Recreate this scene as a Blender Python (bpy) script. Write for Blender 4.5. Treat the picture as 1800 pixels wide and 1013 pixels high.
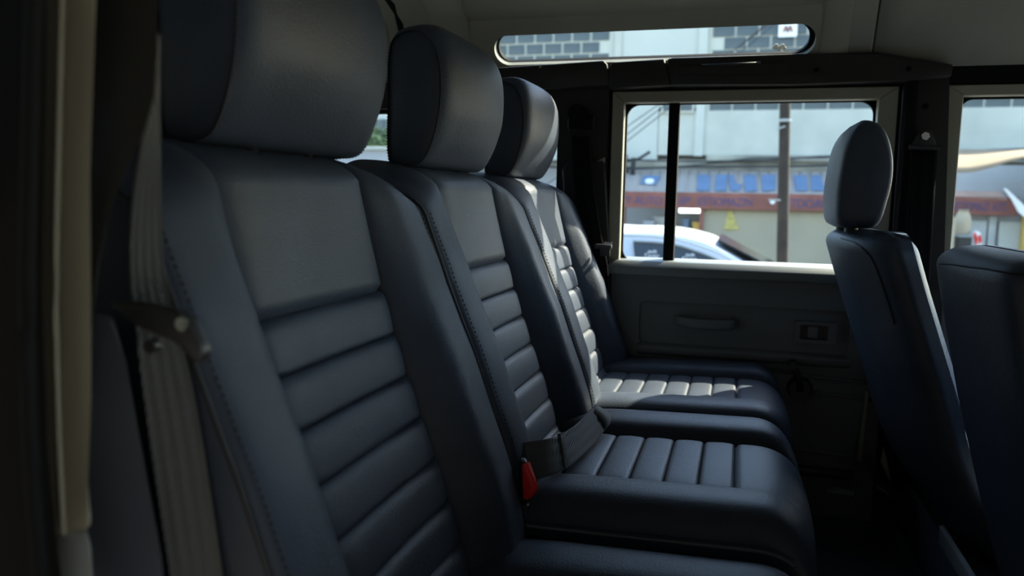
import bpy, bmesh, math, random
from mathutils import Vector, Matrix
random.seed(7)
for o in list(bpy.data.objects): bpy.data.objects.remove(o)
SC = bpy.context.scene
COL = SC.collection

# ---------------------------------------------------------------- camera
F = 1370.0
def nrm(v): return v.normalized()
_Y = nrm(Vector((400, 151.5, -F)))
_X = Vector((4976, -252, F)); _X = nrm(_X - _Y * _X.dot(_Y))
_Z = _X.cross(_Y)
RM = Matrix((_X, _Y, _Z))            # camera axes -> world
CAM = Vector((0, -1.2, 1.65))
cd = bpy.data.cameras.new('camera'); cam = bpy.data.objects.new('camera', cd); COL.objects.link(cam)
cd.sensor_width = 36; cd.lens = F / 1800 * 36; cd.clip_start = 0.02; cd.clip_end = 500
cam.matrix_world = Matrix.Translation(CAM) @ RM.to_4x4()
cd.dof.use_dof = True; cd.dof.focus_distance = 1.25; cd.dof.aperture_fstop = 4.5
SC.camera = cam
# ---------------------------------------------------------------- sky, sun, exposure
SUN = Vector((0.88, 1.0, 1.10)).normalized()
w = bpy.data.worlds.new('sky'); SC.world = w; w.use_nodes = True
wn = w.node_tree.nodes; wl = w.node_tree.links
sky = wn.new('ShaderNodeTexSky'); sky.sky_type = 'NISHITA'; sky.sun_disc = False
sky.sun_elevation = math.asin(SUN.z); sky.sun_rotation = math.atan2(SUN.x, SUN.y)
sky.dust_density = 0.8; sky.air_density = 1.0; sky.ozone_density = 1.3
bg = wn['Background']; wl.new(sky.outputs[0], bg.inputs[0]); bg.inputs[1].default_value = 0.34
sd = bpy.data.lights.new('sun_offscreen', 'SUN'); sd.energy = 8.0; sd.angle = math.radians(0.7); sd.color = (1.0, 0.88, 0.70)
so = bpy.data.objects.new('sun_offscreen', sd); COL.objects.link(so); so.rotation_euler = SUN.to_track_quat('Z', 'Y').to_euler()
vs = SC.view_settings; vs.view_transform = 'Standard'; vs.look = 'None'; vs.exposure = 1.45; vs.gamma = 1; vs.use_curve_mapping = False

# ---------------------------------------------------------------- pixel helpers (photo 1800x1013)
def ray(px, py): return RM @ Vector(((px - 900) / F, -(py - 506.5) / F, -1))
def PY(px, py, Y): d = ray(px, py); return CAM + d * ((Y - CAM.y) / d.y)
def PX(px, py, X): d = ray(px, py); return CAM + d * ((X - CAM.x) / d.x)
def PZ(px, py, Z): d = ray(px, py); return CAM + d * ((Z - CAM.z) / d.z)

# ---------------------------------------------------------------- materials
MATS = {}
def mat(name, col, rough=0.5, metal=0.0, spec=0.5, bump=0.0, bscale=200.0, var=0.0, vscale=6.0, btype='noise', emit=None, estr=0, col2=None, wave=None, sheen=0):
    m = bpy.data.materials.new(name); m.use_nodes = True
    n = m.node_tree.nodes; l = m.node_tree.links
    b = n['Principled BSDF']; b.inputs['Base Color'].default_value = (*col, 1)
    b.inputs['Roughness'].default_value = rough; b.inputs['Metallic'].default_value = metal
    b.inputs['Specular IOR Level'].default_value = spec
    tc = n.new('ShaderNodeTexCoord')
    if sheen: b.inputs['Sheen Weight'].default_value = sheen; b.inputs['Sheen Roughness'].default_value = .4
    if var or col2:
        nz = n.new('ShaderNodeTexNoise'); nz.inputs['Scale'].default_value = vscale; nz.inputs['Detail'].default_value = 5
        l.new(tc.outputs['Object'], nz.inputs['Vector'])
        rp = n.new('ShaderNodeValToRGB'); rp.color_ramp.elements[0].position = .35; rp.color_ramp.elements[1].position = .68
        c2 = col2 or tuple(min(1, c * (1 + var)) for c in col); c1 = col if col2 else tuple(c * (1 - var) for c in col)
        rp.color_ramp.elements[0].color = (*c1, 1); rp.color_ramp.elements[1].color = (*c2, 1)
        l.new(nz.outputs[0], rp.inputs[0]); l.new(rp.outputs[0], b.inputs['Base Color'])
    if bump:
        if btype == 'voronoi':
            t = n.new('ShaderNodeTexVoronoi'); t.inputs['Scale'].default_value = bscale; out = t.outputs['Distance']
        elif btype == 'wave':
            t = n.new('ShaderNodeTexWave'); t.inputs['Scale'].default_value = bscale; t.bands_direction = wave or 'X'; out = t.outputs['Fac']
        else:
            t = n.new('ShaderNodeTexNoise'); t.inputs['Scale'].default_value = bscale; t.inputs['Detail'].default_value = 3; out = t.outputs[0]
        l.new(tc.outputs['Object'], t.inputs['Vector'])
        bp = n.new('ShaderNodeBump'); bp.inputs['Strength'].default_value = bump; bp.inputs['Distance'].default_value = 0.001 if btype != 'wave' else .01
        l.new(out, bp.inputs['Height']); l.new(bp.outputs[0], b.inputs['Normal'])
    if emit: b.inputs['Emission Color'].default_value = (*emit, 1); b.inputs['Emission Strength'].default_value = estr
    MATS[name] = m
    return m
def glass(name, tint, refl=0.06):
    m = bpy.data.materials.new(name); m.use_nodes = True
    n = m.node_tree.nodes; l = m.node_tree.links; n.remove(n['Principled BSDF'])
    t = n.new('ShaderNodeBsdfTransparent'); t.inputs[0].default_value = (*tint, 1)
    g = n.new('ShaderNodeBsdfGlossy'); g.inputs['Roughness'].default_value = .02
    fr = n.new('ShaderNodeFresnel'); fr.inputs[0].default_value = 1.33
    ge = n.new('ShaderNodeNewGeometry'); ml = n.new('ShaderNodeMath'); ml.operation = 'MULTIPLY_ADD'; ml.inputs[1].default_value = -1; ml.inputs[2].default_value = 1; l.new(ge.outputs['Backfacing'], ml.inputs[0])
    m2 = n.new('ShaderNodeMath'); m2.operation = 'MULTIPLY'; l.new(fr.outputs[0], m2.inputs[0]); l.new(ml.outputs[0], m2.inputs[1])
    mx = n.new('ShaderNodeMixShader'); l.new(m2.outputs[0], mx.inputs[0]); l.new(t.outputs[0], mx.inputs[1]); l.new(g.outputs[0], mx.inputs[2])
    l.new(mx.outputs[0], n['Material Output'].inputs[0]); MATS[name] = m; return m
mat('leather', (.037, .051, .077), rough=.49, spec=.36, bump=.30, bscale=420, btype='voronoi', var=.12, vscale=14)
mat('thread', (.016, .017, .019), rough=.8)
mat('piping', (.018, .02, .024), rough=.5)
mat('edge_piping', (.13, .145, .15), rough=.5)
mat('webbing', (.12, .127, .127), rough=.75, bump=.5, bscale=300, btype='wave', wave='X', spec=.25)
mat('blackplastic', (.022, .022, .023), rough=.45, bump=.15, bscale=500)
mat('doorpanel', (.155, .165, .168), rough=.6, bump=.5, bscale=650)
mat('trimplastic', (.018, .018, .017), rough=.55, spec=.4, bump=.2, bscale=500)
mat('rubber', (.006, .006, .006), rough=.8, spec=.15)
mat('headliner', (.28, .285, .245), rough=.95, spec=.1, bump=.4, bscale=600, var=.06, vscale=5)
mat('olive_metal', (.30, .29, .22), rough=.5, bump=.05, bscale=60, var=.08)
mat('sill_metal', (.16, .18, .18), rough=.5, metal=.2, bump=.1, bscale=80)
mat('chrome', (.75, .75, .72), rough=.15, metal=1)
mat('greymetal', (.30, .33, .32), rough=.5, bump=.08, bscale=40)
mat('carpet', (.085, .10, .13), rough=.97, spec=.1, bump=1, bscale=900)
mat('floormat', (.05, .055, .06), rough=.8, bump=.6, bscale=60, btype='wave', wave='Y')
mat('red', (.85, .035, .02), rough=.4, spec=.5)
mat('white_print', (.85, .87, .85), rough=.6)
mat('tyre', (.02, .02, .02), rough=.85)
mat('carpaint', (.62, .64, .64), rough=.22, spec=.6)
mat('carglass', (.035, .042, .045), rough=.08, spec=.5)
mat('concrete', (.52, .515, .44), rough=.9, bump=.2, bscale=8, col2=(.42, .42, .36), vscale=1.3)
mat('concrete_pale', (.53, .535, .47), rough=.9, col2=(.47, .475, .42), vscale=.8)
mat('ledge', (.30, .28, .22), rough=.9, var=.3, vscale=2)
mat('darkpane', (.055, .070, .076), rough=.25, spec=.4, var=.35, vscale=1.5)
mat('mortar', (.52, .515, .44), rough=.9)
mat('awning_tin', (.33, .30, .265), rough=.6, bump=.6, bscale=3.0, btype='wave', wave='X', col2=(.38, .32, .28), vscale=1.5)
mat('awning_brown', (.44, .27, .19), rough=.7, var=.15, vscale=2)
mat('bluepaint', (.13, .20, .31), rough=.6, var=.1, vscale=3)
mat('redfascia', (.25, .088, .062), rough=.7, var=.18, vscale=3)
mat('purple_print', (.075, .075, .17), rough=.8)
mat('shutter', (.50, .43, .29), rough=.7, bump=.7, bscale=14, btype='wave', wave='Z', col2=(.43, .375, .26), vscale=1)
mat('yellowpaint', (.55, .45, .14), rough=.8, var=.25, vscale=9)
mat('lamp_tube', (.9, .95, .95), emit=(.93, 1, .98), estr=3.0)
mat('shopdark', (.05, .048, .042), rough=.9)
mat('pole', (.034, .025, .018), rough=.9, var=.35, vscale=4)
mat('cable', (.03, .028, .027), rough=.8)
mat('canvas', (.24, .175, .105), rough=.9, var=.06, vscale=2)
mat('greyclad', (.36, .36, .35), rough=.8, var=.1, vscale=1)
mat('asphalt', (.10, .10, .10), rough=.95, bump=.5, bscale=40, var=.2, vscale=2)
mat('render_brown', (.12, .112, .095), rough=.95, var=.15, vscale=2)
mat('leaf', (.11, .15, .06), rough=.7, var=.4, vscale=3)
mat('bark', (.08, .06, .045), rough=.9)
mat('crate', (.45, .46, .44), rough=.8, var=.2, vscale=2)
mat('ochre', (.6, .40, .10), rough=.8)
mat('beige', (.5, .42, .30), rough=.9)
glass('pane', (.93, .96, .94))
glass('windscreen_glass', (.90, .94, .95))

# ---------------------------------------------------------------- mesh helpers
def wloc(o):
    v = Vector((0, 0, 0))
    while o is not None: v += o.location; o = o.parent
    return v
def obj(name, vf, m, parent=None, smooth=False, local=False, **props):
    v, f = vf
    off = Vector((0, 0, 0)) if (parent is None or local) else wloc(parent)
    me = bpy.data.meshes.new(name)
    me.from_pydata([tuple(Vector(p) - off) for p in v], [], f); me.update()
    bm = bmesh.new(); bm.from_mesh(me); bmesh.ops.recalc_face_normals(bm, faces=bm.faces); bm.to_mesh(me); bm.free()
    if smooth:
        me.polygons.foreach_set('use_smooth', [True] * len(me.polygons))
    me.materials.append(MATS[m])
    o = bpy.data.objects.new(name, me); COL.objects.link(o); o.parent = parent
    if smooth == 'auto':
        md = o.modifiers.new('edge', 'EDGE_SPLIT'); md.split_angle = math.radians(40)
    for k, x in props.items(): o[k] = x
    return o
def thing(name, label, cat, loc, group=None, kind=None):
    o = bpy.data.objects.new(name, None); COL.objects.link(o); o.location = loc; o.empty_display_size = .05
    if kind: o['kind'] = kind
    o['label'] = label
    if cat: o['category'] = cat
    if group: o['group'] = group
    return o
def tag(o, label, cat, group=None):
    o['label'] = label; o['category'] = cat
    if group: o['group'] = group
    return o
def join(*vfs):
    V = []; Fc = []
    for v, f in vfs:
        n = len(V); V += list(v); Fc += [tuple(i + n for i in q) for q in f]
    return V, Fc
def box(x0, x1, y0, y1, z0, z1, bev=0.0, seg=2):
    bm = bmesh.new()
    bmesh.ops.create_cube(bm, size=1)
    for v in bm.verts:
        v.co = Vector(((x0 + x1) / 2 + v.co.x * (x1 - x0), (y0 + y1) / 2 + v.co.y * (y1 - y0), (z0 + z1) / 2 + v.co.z * (z1 - z0)))
    if bev: bmesh.ops.bevel(bm, geom=list(bm.edges), offset=min(bev, .49 * min(abs(x1 - x0), abs(y1 - y0), abs(z1 - z0))), segments=seg, affect='EDGES', profile=.5)
    V = [v.co.copy() for v in bm.verts]; bm.verts.index_update(); Fc = [tuple(v.index for v in f.verts) for f in bm.faces]
    bm.free(); return V, Fc
def prism(pts, d):
    """extrude a planar polygon of world points by vector d"""
    n = len(pts); d = Vector(d)
    V = [Vector(p) for p in pts] + [Vector(p) + d for p in pts]
    Fc = [tuple(range(n)), tuple(range(2 * n - 1, n - 1, -1))] + [(i, (i + 1) % n, n + (i + 1) % n, n + i) for i in range(n)]
    return V, Fc
def bevprism(pts, d, bev=.004, seg=2):
    v, f = prism(pts, d); bm = bmesh.new(); bv = [bm.verts.new(p) for p in v]
    for q in f: bm.faces.new([bv[i] for i in q])
    bmesh.ops.bevel(bm, geom=list(bm.edges), offset=bev, segments=seg, affect='EDGES', profile=.5, clamp_overlap=True)
    bm.verts.index_update(); r = ([p.co.copy() for p in bm.verts], [tuple(p.index for p in q.verts) for q in bm.faces]); bm.free(); return r
def grid(rows, cu=False, cv=False):
    """rows: list of lists of points"""
    nr = len(rows); nc = len(rows[0]); V = [p for r in rows for p in r]; Fc = []
    for i in range(nr - (0 if cv else 1)):
        for j in range(nc - (0 if cu else 1)):
            a = i * nc + j; b = i * nc + (j + 1) % nc; c = ((i + 1) % nr) * nc + (j + 1) % nc; d = ((i + 1) % nr) * nc + j
            Fc.append((a, b, c, d))
    return V, Fc
def loft(rows, cap=True):
    v, f = grid(rows, cu=True); n = len(rows[0]); N = len(v)
    if cap: f = f + [tuple(range(n)), tuple(range(N - n, N))]
    return v, f
def smooth_path(pts, n=8, closed=False):
    P = [Vector(p) for p in pts]; N = len(P); out = []
    rng = range(N) if closed else range(N - 1)
    for i in rng:
        p1, p2 = P[i], P[(i + 1) % N]
        p0 = P[(i - 1) % N] if (closed or i > 0) else p1 + (p1 - p2)
        p3 = P[(i + 2) % N] if (closed or i + 2 < N) else p2 + (p2 - p1)
        for k in range(n):
            t = k / n
            out.append(.5 * ((2 * p1) + (p2 - p0) * t + (2 * p0 - 5 * p1 + 4 * p2 - p3) * t * t + (3 * p1 - p0 - 3 * p2 + p3) * t ** 3))
    if not closed: out.append(P[-1])
    return out
def tube(pts, r, n=8, cap=True):
    P = [Vector(p) for p in pts]; rows = []
    up = Vector((0, 0, 1))
    for i, p in enumerate(P):
        t = (P[min(i + 1, len(P) - 1)] - P[max(i - 1, 0)]).normalized()
        a = t.cross(up)
        if a.length < .05: a = t.cross(Vector((0, 1, 0)))
        a.normalize(); b = t.cross(a)
        rr = r[i] if isinstance(r, (list, tuple)) else r
        rows.append([p + (a * math.cos(2 * math.pi * k / n) + b * math.sin(2 * math.pi * k / n)) * rr for k in range(n)])
    return loft(rows, cap)
def ribbon(A, B, th, ridges=0, rh=.0006):
    """strap between edge polylines A and B, with thickness and ridges running along it"""
    rows = []; K = max(2, ridges * 4 + 1)
    for i in range(len(A)):
        a, b = Vector(A[i]), Vector(B[i]); t = Vector(A[min(i + 1, len(A) - 1)]) - Vector(A[max(i - 1, 0)])
        nn = (b - a).cross(t)
        nn = nn.normalized() if nn.length > 1e-9 else Vector((0, 1, 0))
        top = [a.lerp(b, k / (K - 1)) + nn * (th / 2 + (rh * math.cos(2 * math.pi * ridges * k / (K - 1)) if ridges else 0)) for k in range(K)]
        bot = [a.lerp(b, k / (K - 1)) - nn * (th / 2 + (rh * math.cos(2 * math.pi * ridges * k / (K - 1)) if ridges else 0)) for k in range(K - 1, -1, -1)]
        rows.append(top + bot)
    return loft(rows)
def cyl(c, axis, r, h, n=24, r2=None):
    ax = Vector(axis).normalized(); a = ax.orthogonal().normalized(); b = ax.cross(a); c = Vector(c); r2 = r if r2 is None else r2
    rows = [[c + ax * s * h / 2 + (a * math.cos(2 * math.pi * k / n) + b * math.sin(2 * math.pi * k / n)) * q for k in range(n)] for s, q in ((-1, r), (1, r2))]
    return loft(rows)
def rrect(x0, x1, z0, z1, r, n=6):
    """rounded rectangle loop in 2D; r=0 keeps the same point count"""
    L = []
    for cx, cz, a0 in ((x1 - r, z1 - r, 0), (x0 + r, z1 - r, 90), (x0 + r, z0 + r, 180), (x1 - r, z0 + r, 270)):
        for k in range(n + 1):
            a = math.radians(a0 + 90 * k / n); L.append((cx + r * math.cos(a), cz + r * math.sin(a)))
    return L
def ring(outer, inner, to3, d):
    """frame between two loops of equal count; to3 maps 2D->world, d is the thickness vector"""
    d = Vector(d); n = len(outer)
    o = [Vector(to3(*p)) for p in outer]; i = [Vector(to3(*p)) for p in inner]
    V = o + i + [p + d for p in o] + [p + d for p in i]; Fc = []
    for k in range(n):
        q = (k + 1) % n
        Fc += [(k, q, n + q, n + k), (2 * n + k, 3 * n + k, 3 * n + q, 2 * n + q), (n + k, n + q, 3 * n + q, 3 * n + k), (k, 2 * n + k, 2 * n + q, q)]
    return V, Fc
def dashes(path, nd, w=.0012, out=Vector((0, 0, 0))):
    """row of small stitches along a polyline"""
    P = [Vector(p) + out for p in path]; seg = [0]
    for a, b in zip(P, P[1:]): seg.append(seg[-1] + (b - a).length)
    def at(s):
        for i in range(len(P) - 1):
            if s <= seg[i + 1]: return P[i].lerp(P[i + 1], (s - seg[i]) / max(1e-9, seg[i + 1] - seg[i]))
        return P[-1]
    T = seg[-1]; parts = []
    for k in range(nd):
        a, b = at(T * (k + .15) / nd), at(T * (k + .75) / nd); t = (b - a).normalized(); s = t.orthogonal().normalized() * w; u = t.cross(s)
        parts.append(([a + s, a + u, a - s, a - u, b + s, b + u, b - s, b - u], [(0, 1, 5, 4), (1, 2, 6, 5), (2, 3, 7, 6), (3, 0, 4, 7), (0, 3, 2, 1), (4, 5, 6, 7)]))
    return join(*parts)
def interp(tab, x):
    if x <= tab[0][0]: return tab[0][1] + (x - tab[0][0]) * (tab[1][1] - tab[0][1]) / (tab[1][0] - tab[0][0])
    for (a, p), (b, q) in zip(tab, tab[1:]):
        if x <= b: return p + (q - p) * (x - a) / (b - a)
    (a, p), (b, q) = tab[-2:]
    return q + (x - b) * (q - p) / (b - a)
def text(s, size, m, loc, rot, parent, name='lettering', th=.002, sx=1.0):
    cu = bpy.data.curves.new(name, 'FONT'); cu.body = s; cu.size = size; cu.extrude = th; cu.align_x = 'CENTER'; cu.align_y = 'CENTER'
    t = bpy.data.objects.new(name, cu); COL.objects.link(t)
    bpy.context.view_layer.update()
    me = bpy.data.meshes.new_from_object(t); bpy.data.objects.remove(t)
    me.materials.clear(); me.materials.append(MATS[m])
    o = bpy.data.objects.new(name, me); COL.objects.link(o); o.parent = parent
    o.location = Vector(loc) - (wloc(parent) if parent else Vector((0, 0, 0))); o.rotation_euler = rot; o.scale = (sx, 1, 1)
    return o
def copy_tree(o, parent=None):
    c = o.copy(); COL.objects.link(c); c.parent = parent
    for ch in list(o.children): copy_tree(ch, c)
    return c
def struct(name, vf, m, smooth=False, label=None):
    o = obj(name, vf, m, None, smooth); o['kind'] = 'structure'
    if label: o['label'] = label
    return o

# ================================================================ vehicle shell
YW = .74                                    # inner plane of the far side
FLOOR = .90
struct('floor', box(-1.40, 1.05, -.86, .90, FLOOR - .06, FLOOR), 'carpet', label='dark carpeted floor of the vehicle cabin')
obj('floor_mat', box(.13, .37, -.60, .66, FLOOR, FLOOR + .008, .003), 'floormat', None, label='black ribbed rubber mat in the rear footwell', category='floor mat')

# roof: cross-section swept along the length, with the slanted strip left open for the roof-side window
NA = Vector((0, .725, 1.950)); NB = Vector((0, .650, 2.075))
SECT = [(.725, 1.95), (.650, 2.075), (.60, 2.112), (.50, 2.135), (.3, 2.148), (0, 2.155), (-.3, 2.148), (-.52, 2.135), (-.64, 2.112), (-.70, 2.075), (-.775, 1.95)]
def roofstrip(x0, x1, skip):
    ss = SECT[1:] if skip else SECT
    xs = [x0 + (x1 - x0) * k / 12 for k in range(13)]
    return grid([[Vector((x, y, z)) for y, z in ss] for x in xs])
AX0, AX1 = -.66, .205
roof = join(roofstrip(-1.40, AX0, False), roofstrip(AX0, AX1, True), roofstrip(AX1, .262, False))
ceil = struct('ceiling', roof, 'headliner', True, 'pale grey-green fabric headliner')
md = ceil.modifiers.new('thick', 'SOLIDIFY'); md.thickness = .03; md.offset = 1
fr = obj('headliner_front', roofstrip(.266, 1.05, False), 'headliner', ceil, True)
md = fr.modifiers.new('thick', 'SOLIDIFY'); md.thickness = .03; md.offset = 1
# outer skin of the roof keeps daylight out
sk = [(y * 1.05, z + .05 if z > 2 else z + .01) for y, z in SECT]
obj('roof_skin', join(grid([[Vector((x, y, z)) for y, z in sk[1:]] for x in (-1.44, 1.1)]), grid([[Vector((x, y, z)) for y, z in sk[:2]] for x in (-1.44, AX0)]), grid([[Vector((x, y, z)) for y, z in sk[:2]] for x in (AX1, 1.1)])), 'carpaint', ceil, True)
def arch(x0, x1, drop, m, name, k0=0):
    rows = []
    S = smooth_path([Vector((0, y, z)) for y, z in SECT], 4)
    for i, p in enumerate(S):
        t = (S[min(i + 1, len(S) - 1)] - S[max(i - 1, 0)]).normalized(); nn = Vector((0, -t.z, t.y))
        if nn.z > 0: nn = -nn
        if abs(t.y) < .3: nn = Vector((0, -1 if p.y > 0 else 1, 0))
        mid = (x0 + x1) / 2; hw = (x1 - x0) / 2
        rows.append([p + Vector((mid + hw * math.cos(a), 0, 0)) + nn * (drop * math.sin(a) - .003) for a in [math.pi * q / 8 for q in range(9)]])
    return obj(name, grid(rows), m, ceil, True)
arch(-.755, -.655, .022, 'headliner', 'roof_hoop')
arch(.150, .215, .012, 'headliner', 'roof_hoop')
arch(.2615, .2665, .004, 'trimplastic', 'seam_strip')
arch(-.846, -.828, .010, 'rubber', 'seam_strip')
arch(-.95, -.87, .016, 'headliner', 'roof_hoop')

# roof-side (alpine) window
def alp(x, s): return NA.lerp(NB, s) + Vector((x, 0, 0))
nslant = Vector((0, (NB - NA).z, -(NB - NA).y)).normalized()
def on_slant(px, py):
    d = ray(px, py); q = NA - CAM; t = q.dot(nslant) / d.dot(nslant); p = CAM + d * t
    return p.x, (p - NA).dot(NB - NA) / (NB - NA).length_squared
a0 = on_slant(871, 100); a1 = on_slant(1434, 70); ab = on_slant(1150, 107); at_ = on_slant(1150, 52.5)
ax0, ax1, as0, as1 = a0[0], a1[0], ab[1], at_[1]
L = (NB - NA).length
def alp2(x, y): return alp(x, y / L)
hole = rrect(ax0, ax1, as0 * L, as1 * L, .049 * (as1 - as0) * L / .1, 8)
outr = rrect(AX0, AX1, 0, L, 0.0001, 8)
hole_in = rrect(ax0 + .006, ax1 - .012, as0 * L + .001, as1 * L - .003, .045 * (as1 - as0) * L / .1, 8)
obj('roof_side_lining', ring(outr, hole, alp2, nslant * .022), 'headliner', ceil)
wr = thing('window_1', 'long slim rounded window in the roof side above the far door', None, alp((ax0 + ax1) / 2, .1), kind='structure')
hole_o = rrect(ax0 - .02, ax1 + .02, as0 * L - .015, as1 * L + .015, .055 * (as1 - as0) * L / .1, 8)
obj('rubber_seal', ring(hole_o, hole_in, lambda x, y: alp2(x, y) + nslant * .020, nslant * .012), 'rubber', wr)
gv = [alp2(x, y) + nslant * .028 for x, y in hole_o]
obj('pane', prism(gv, nslant * .004), 'pane', wr)
# small white flower-like sticker at the lower edge of the pane
fx, fs = on_slant(1370, 92.5)
fl = []
for k in range(7):
    q = alp2(fx + (k - 3) * .0035, fs * L + .004 * math.sin(k * 1.7) + .002) + nslant * .0265
    fl.append(cyl(q, nslant, .0048, .001, 10))
obj('sticker', join(*fl), 'white_print', wr)

# far side: quarter panel, pillars
def Wy(Y=YW): return lambda x, z: Vector((x, Y, z))
wf = struct('wall_far', ring(rrect(-1.40, -.318, .90, 1.955, .0001, 8), rrect(-1.27, -.440, 1.50, 1.878, .05, 8), Wy(YW - .01), (0, .05, 0)), 'trimplastic', label='dark moulded side trim around the rear quarter window')
wq = thing('window_2', 'rear quarter window behind the far seat headrest', None, (-.85, YW + .02, 1.5), kind='structure')
obj('rubber_seal', ring(rrect(-1.27, -.440, 1.50, 1.878, .05, 8), rrect(-1.26, -.450, 1.512, 1.868, .045, 8), Wy(YW + .012), (0, .02, 0)), 'rubber', wq)
obj('pane', box(-1.27, -.44, YW + .02, YW + .024, 1.5, 1.878), 'pane', wq)
# stepped lower cover of the C-pillar
p0 = [PY(a, b, .715) for a, b in ((988, 297), (1000, 285), (1060, 283), (1064, 300), (1072, 470), (1072, 560), (1005, 560))]
obj('pillar_cover', bevprism(p0, (0, .03, 0), .004), 'trimplastic', wf, 'auto')
p1 = [PY(a, b, .728) for a, b in ((1040, 288), (1063, 276), (1063, 560), (1045, 560))]
obj('pillar_edge', bevprism(p1, (0, .02, 0), .002), 'greymetal', wf)
obj('lower_panel', box(-1.38, -.33, .716, .729, .90, 1.30, .005), 'trimplastic', wf)

# far C-pillar belt: guide, webbing
sb = thing('shoulder_belt', 'black shoulder belt hanging from the C-pillar beside the sunlit far seat', 'seat belt', (-.36, .71, 1.84))
c = PY(1024, 213, .70)
obj('belt_guide', join(box(c.x - .035, c.x + .030, .690, .715, c.z - .022, c.z + .012, .006), cyl((c.x - .012, .70, c.z + .018), (0, 1, 0), .022, .03)), 'rubber', sb, 'auto')
A = [PY(x, y, .69) for x, y in ((1004, 240), (1010, 330), (1030, 420), (1046, 470), (1052, 560))]; B = [PY(x, y, .69) for x, y in ((1036, 240), (1044, 330), (1058, 420), (1068, 470), (1072, 560))]
obj('webbing', ribbon(smooth_path(A, 4), smooth_path(B, 4), .002, 2), 'rubber', sb, True)
c = PY(1060, 432, .68)
obj('tongue', join(box(c.x - .022, c.x + .022, .674, .684, c.z - .008, c.z + .004, .003), box(c.x - .006, c.x + .018, .676, .680, c.z - .025, c.z, .001)), 'blackplastic', sb, 'auto')
obj('tongue_plate', box(c.x + .004, c.x + .024, .668, .671, c.z + .004, c.z + .010, .001), 'chrome', sb)

# far rear door
door = thing('door_1', 'far rear door with grey sill, olive window frame and black panel', None, (0, YW, 1.0), kind='structure')
DX0, DX1 = -.318, .330
obj('panel', box(DX0, DX1 + .01, YW + .006, YW + .06, .895, 1.475, .006), 'doorpanel', door, 'auto')
# raised border around the recessed field
gx0, gx1, gz0, gz1 = -.226, .262, 1.296, 1.402
obj('panel_border', ring(rrect(DX0 + .004, DX1 - .004, 1.262, 1.470, .004, 6), rrect(gx0, gx1, gz0, gz1, .014, 6), Wy(YW - .004), (0, .014, 0)), 'doorpanel', door, 'auto')
v = [Vector((gx0 - .004, YW - .004, gz0 + .002)), Vector((gx0 - .004, YW - .022, gz0 - .006)), Vector((gx0 - .004, YW - .018, gz0 - .022)), Vector((gx0 - .004, YW - .002, gz0 - .030))]
obj('pocket_lip', bevprism(v, (gx1 - gx0 + .008, 0, 0), .004), 'doorpanel', door, 'auto')
for (ax, az, bx, bz) in ((.150, 1.243, .330, 1.236), (.185, 1.203, .330, 1.196), (DX0, 1.252, .150, 1.247), (.12, 1.062, .33, 1.056)):
    obj('panel_ridge', tube([(ax, YW + .003, az), (bx, YW + .003, bz)], .005, 8), 'doorpanel', door, True)
obj('lower_strip', box(.08, .33, YW - .012, YW + .02, 1.000, 1.022, .004), 'blackplastic', door, 'auto')
# grab handle
h0 = PY(1183, 566, YW - .03); h1 = PY(1298, 569, YW - .03)
hm = (h0.z + h1.z) / 2
def hsec_(x, y, hh, d): return [Vector((x, y + d * math.copysign(abs(math.cos(a)) ** .6, math.cos(a)), hm + hh * math.copysign(abs(math.sin(a)) ** .6, math.sin(a)) - .004 * (1 - ((x - (h0.x + h1.x) / 2) / ((h1.x - h0.x) / 2)) ** 2))) for a in [2 * math.pi * k / 16 for k in range(16)]]
xs_ = [h0.x + (h1.x - h0.x) * q for q in (0, .02, .06, .14, .3, .5, .7, .86, .94, .98, 1)]
ys_ = [YW + .006, YW - .006, YW - .018, YW - .026, YW - .029, YW - .030, YW - .029, YW - .026, YW - .018, YW - .006, YW + .006]
hs_ = [.008, .0105, .012, .0125, .0125, .0125, .0125, .0125, .012, .0105, .008]
gh = obj('grab_handle', loft([hsec_(x, y, h, .009) for x, y, h in zip(xs_, ys_, hs_)]), 'doorpanel', door, True)
obj('handle_recess', box(h0.x + .012, h1.x - .012, YW - .001, YW + .004, hm - .008, hm + .0125, .003), 'doorpanel', gh)
# latch
l0 = PY(1397, 563, YW); l1 = PY(1468, 605, YW)
la = obj('latch', ring(rrect(l0.x, l1.x, l1.z, l0.z, .006), rrect(l0.x + .012, l1.x - .018, l1.z + .008, l0.z - .008, .003), Wy(YW - .012), (0, .016, 0)), 'doorpanel', door, 'auto')
obj('latch_plate', box(l0.x + .004, l1.x - .004, YW - .002, YW + .004, l1.z + .004, l0.z - .004), 'blackplastic', la)
obj('latch_lever', box(l0.x + .030, l0.x + .052, YW - .012, YW + .004, l1.z + .012, l0.z - .012, .003), 'doorpanel', la, 'auto')
obj('lock_slide', box(l1.x - .014, l1.x - .006, YW - .011, YW - .004, l1.z + .01, l0.z - .02, .002), 'blackplastic', la)
# window winder
wc = PY(1406, 685, YW - .01); wk = PY(1393, 640, YW - .03)
wi = obj('window_winder', cyl((wc.x, YW - .005, wc.z), (0, -1, 0), .030, .024, 28, .024), 'blackplastic', door, 'auto')
obj('winder_arm', tube(smooth_path([(wc.x, YW - .02, wc.z), (wc.x - .006, YW - .028, wc.z + .03), (wk.x, YW - .030, wk.z)], 4), .008, 10), 'blackplastic', wi, True)
obj('winder_knob', cyl((wk.x, YW - .04, wk.z), (0, -1, 0), .011, .028, 20, .009), 'blackplastic', wi, 'auto')
ba = [math.radians(200 + 160 * k / 12) for k in range(13)]
obj('winder_dish', tube([(wc.x + .040 * math.cos(a), YW + .001, wc.z + .040 * math.sin(a)) for a in ba], .004, 8), 'doorpanel', door, True)
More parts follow.
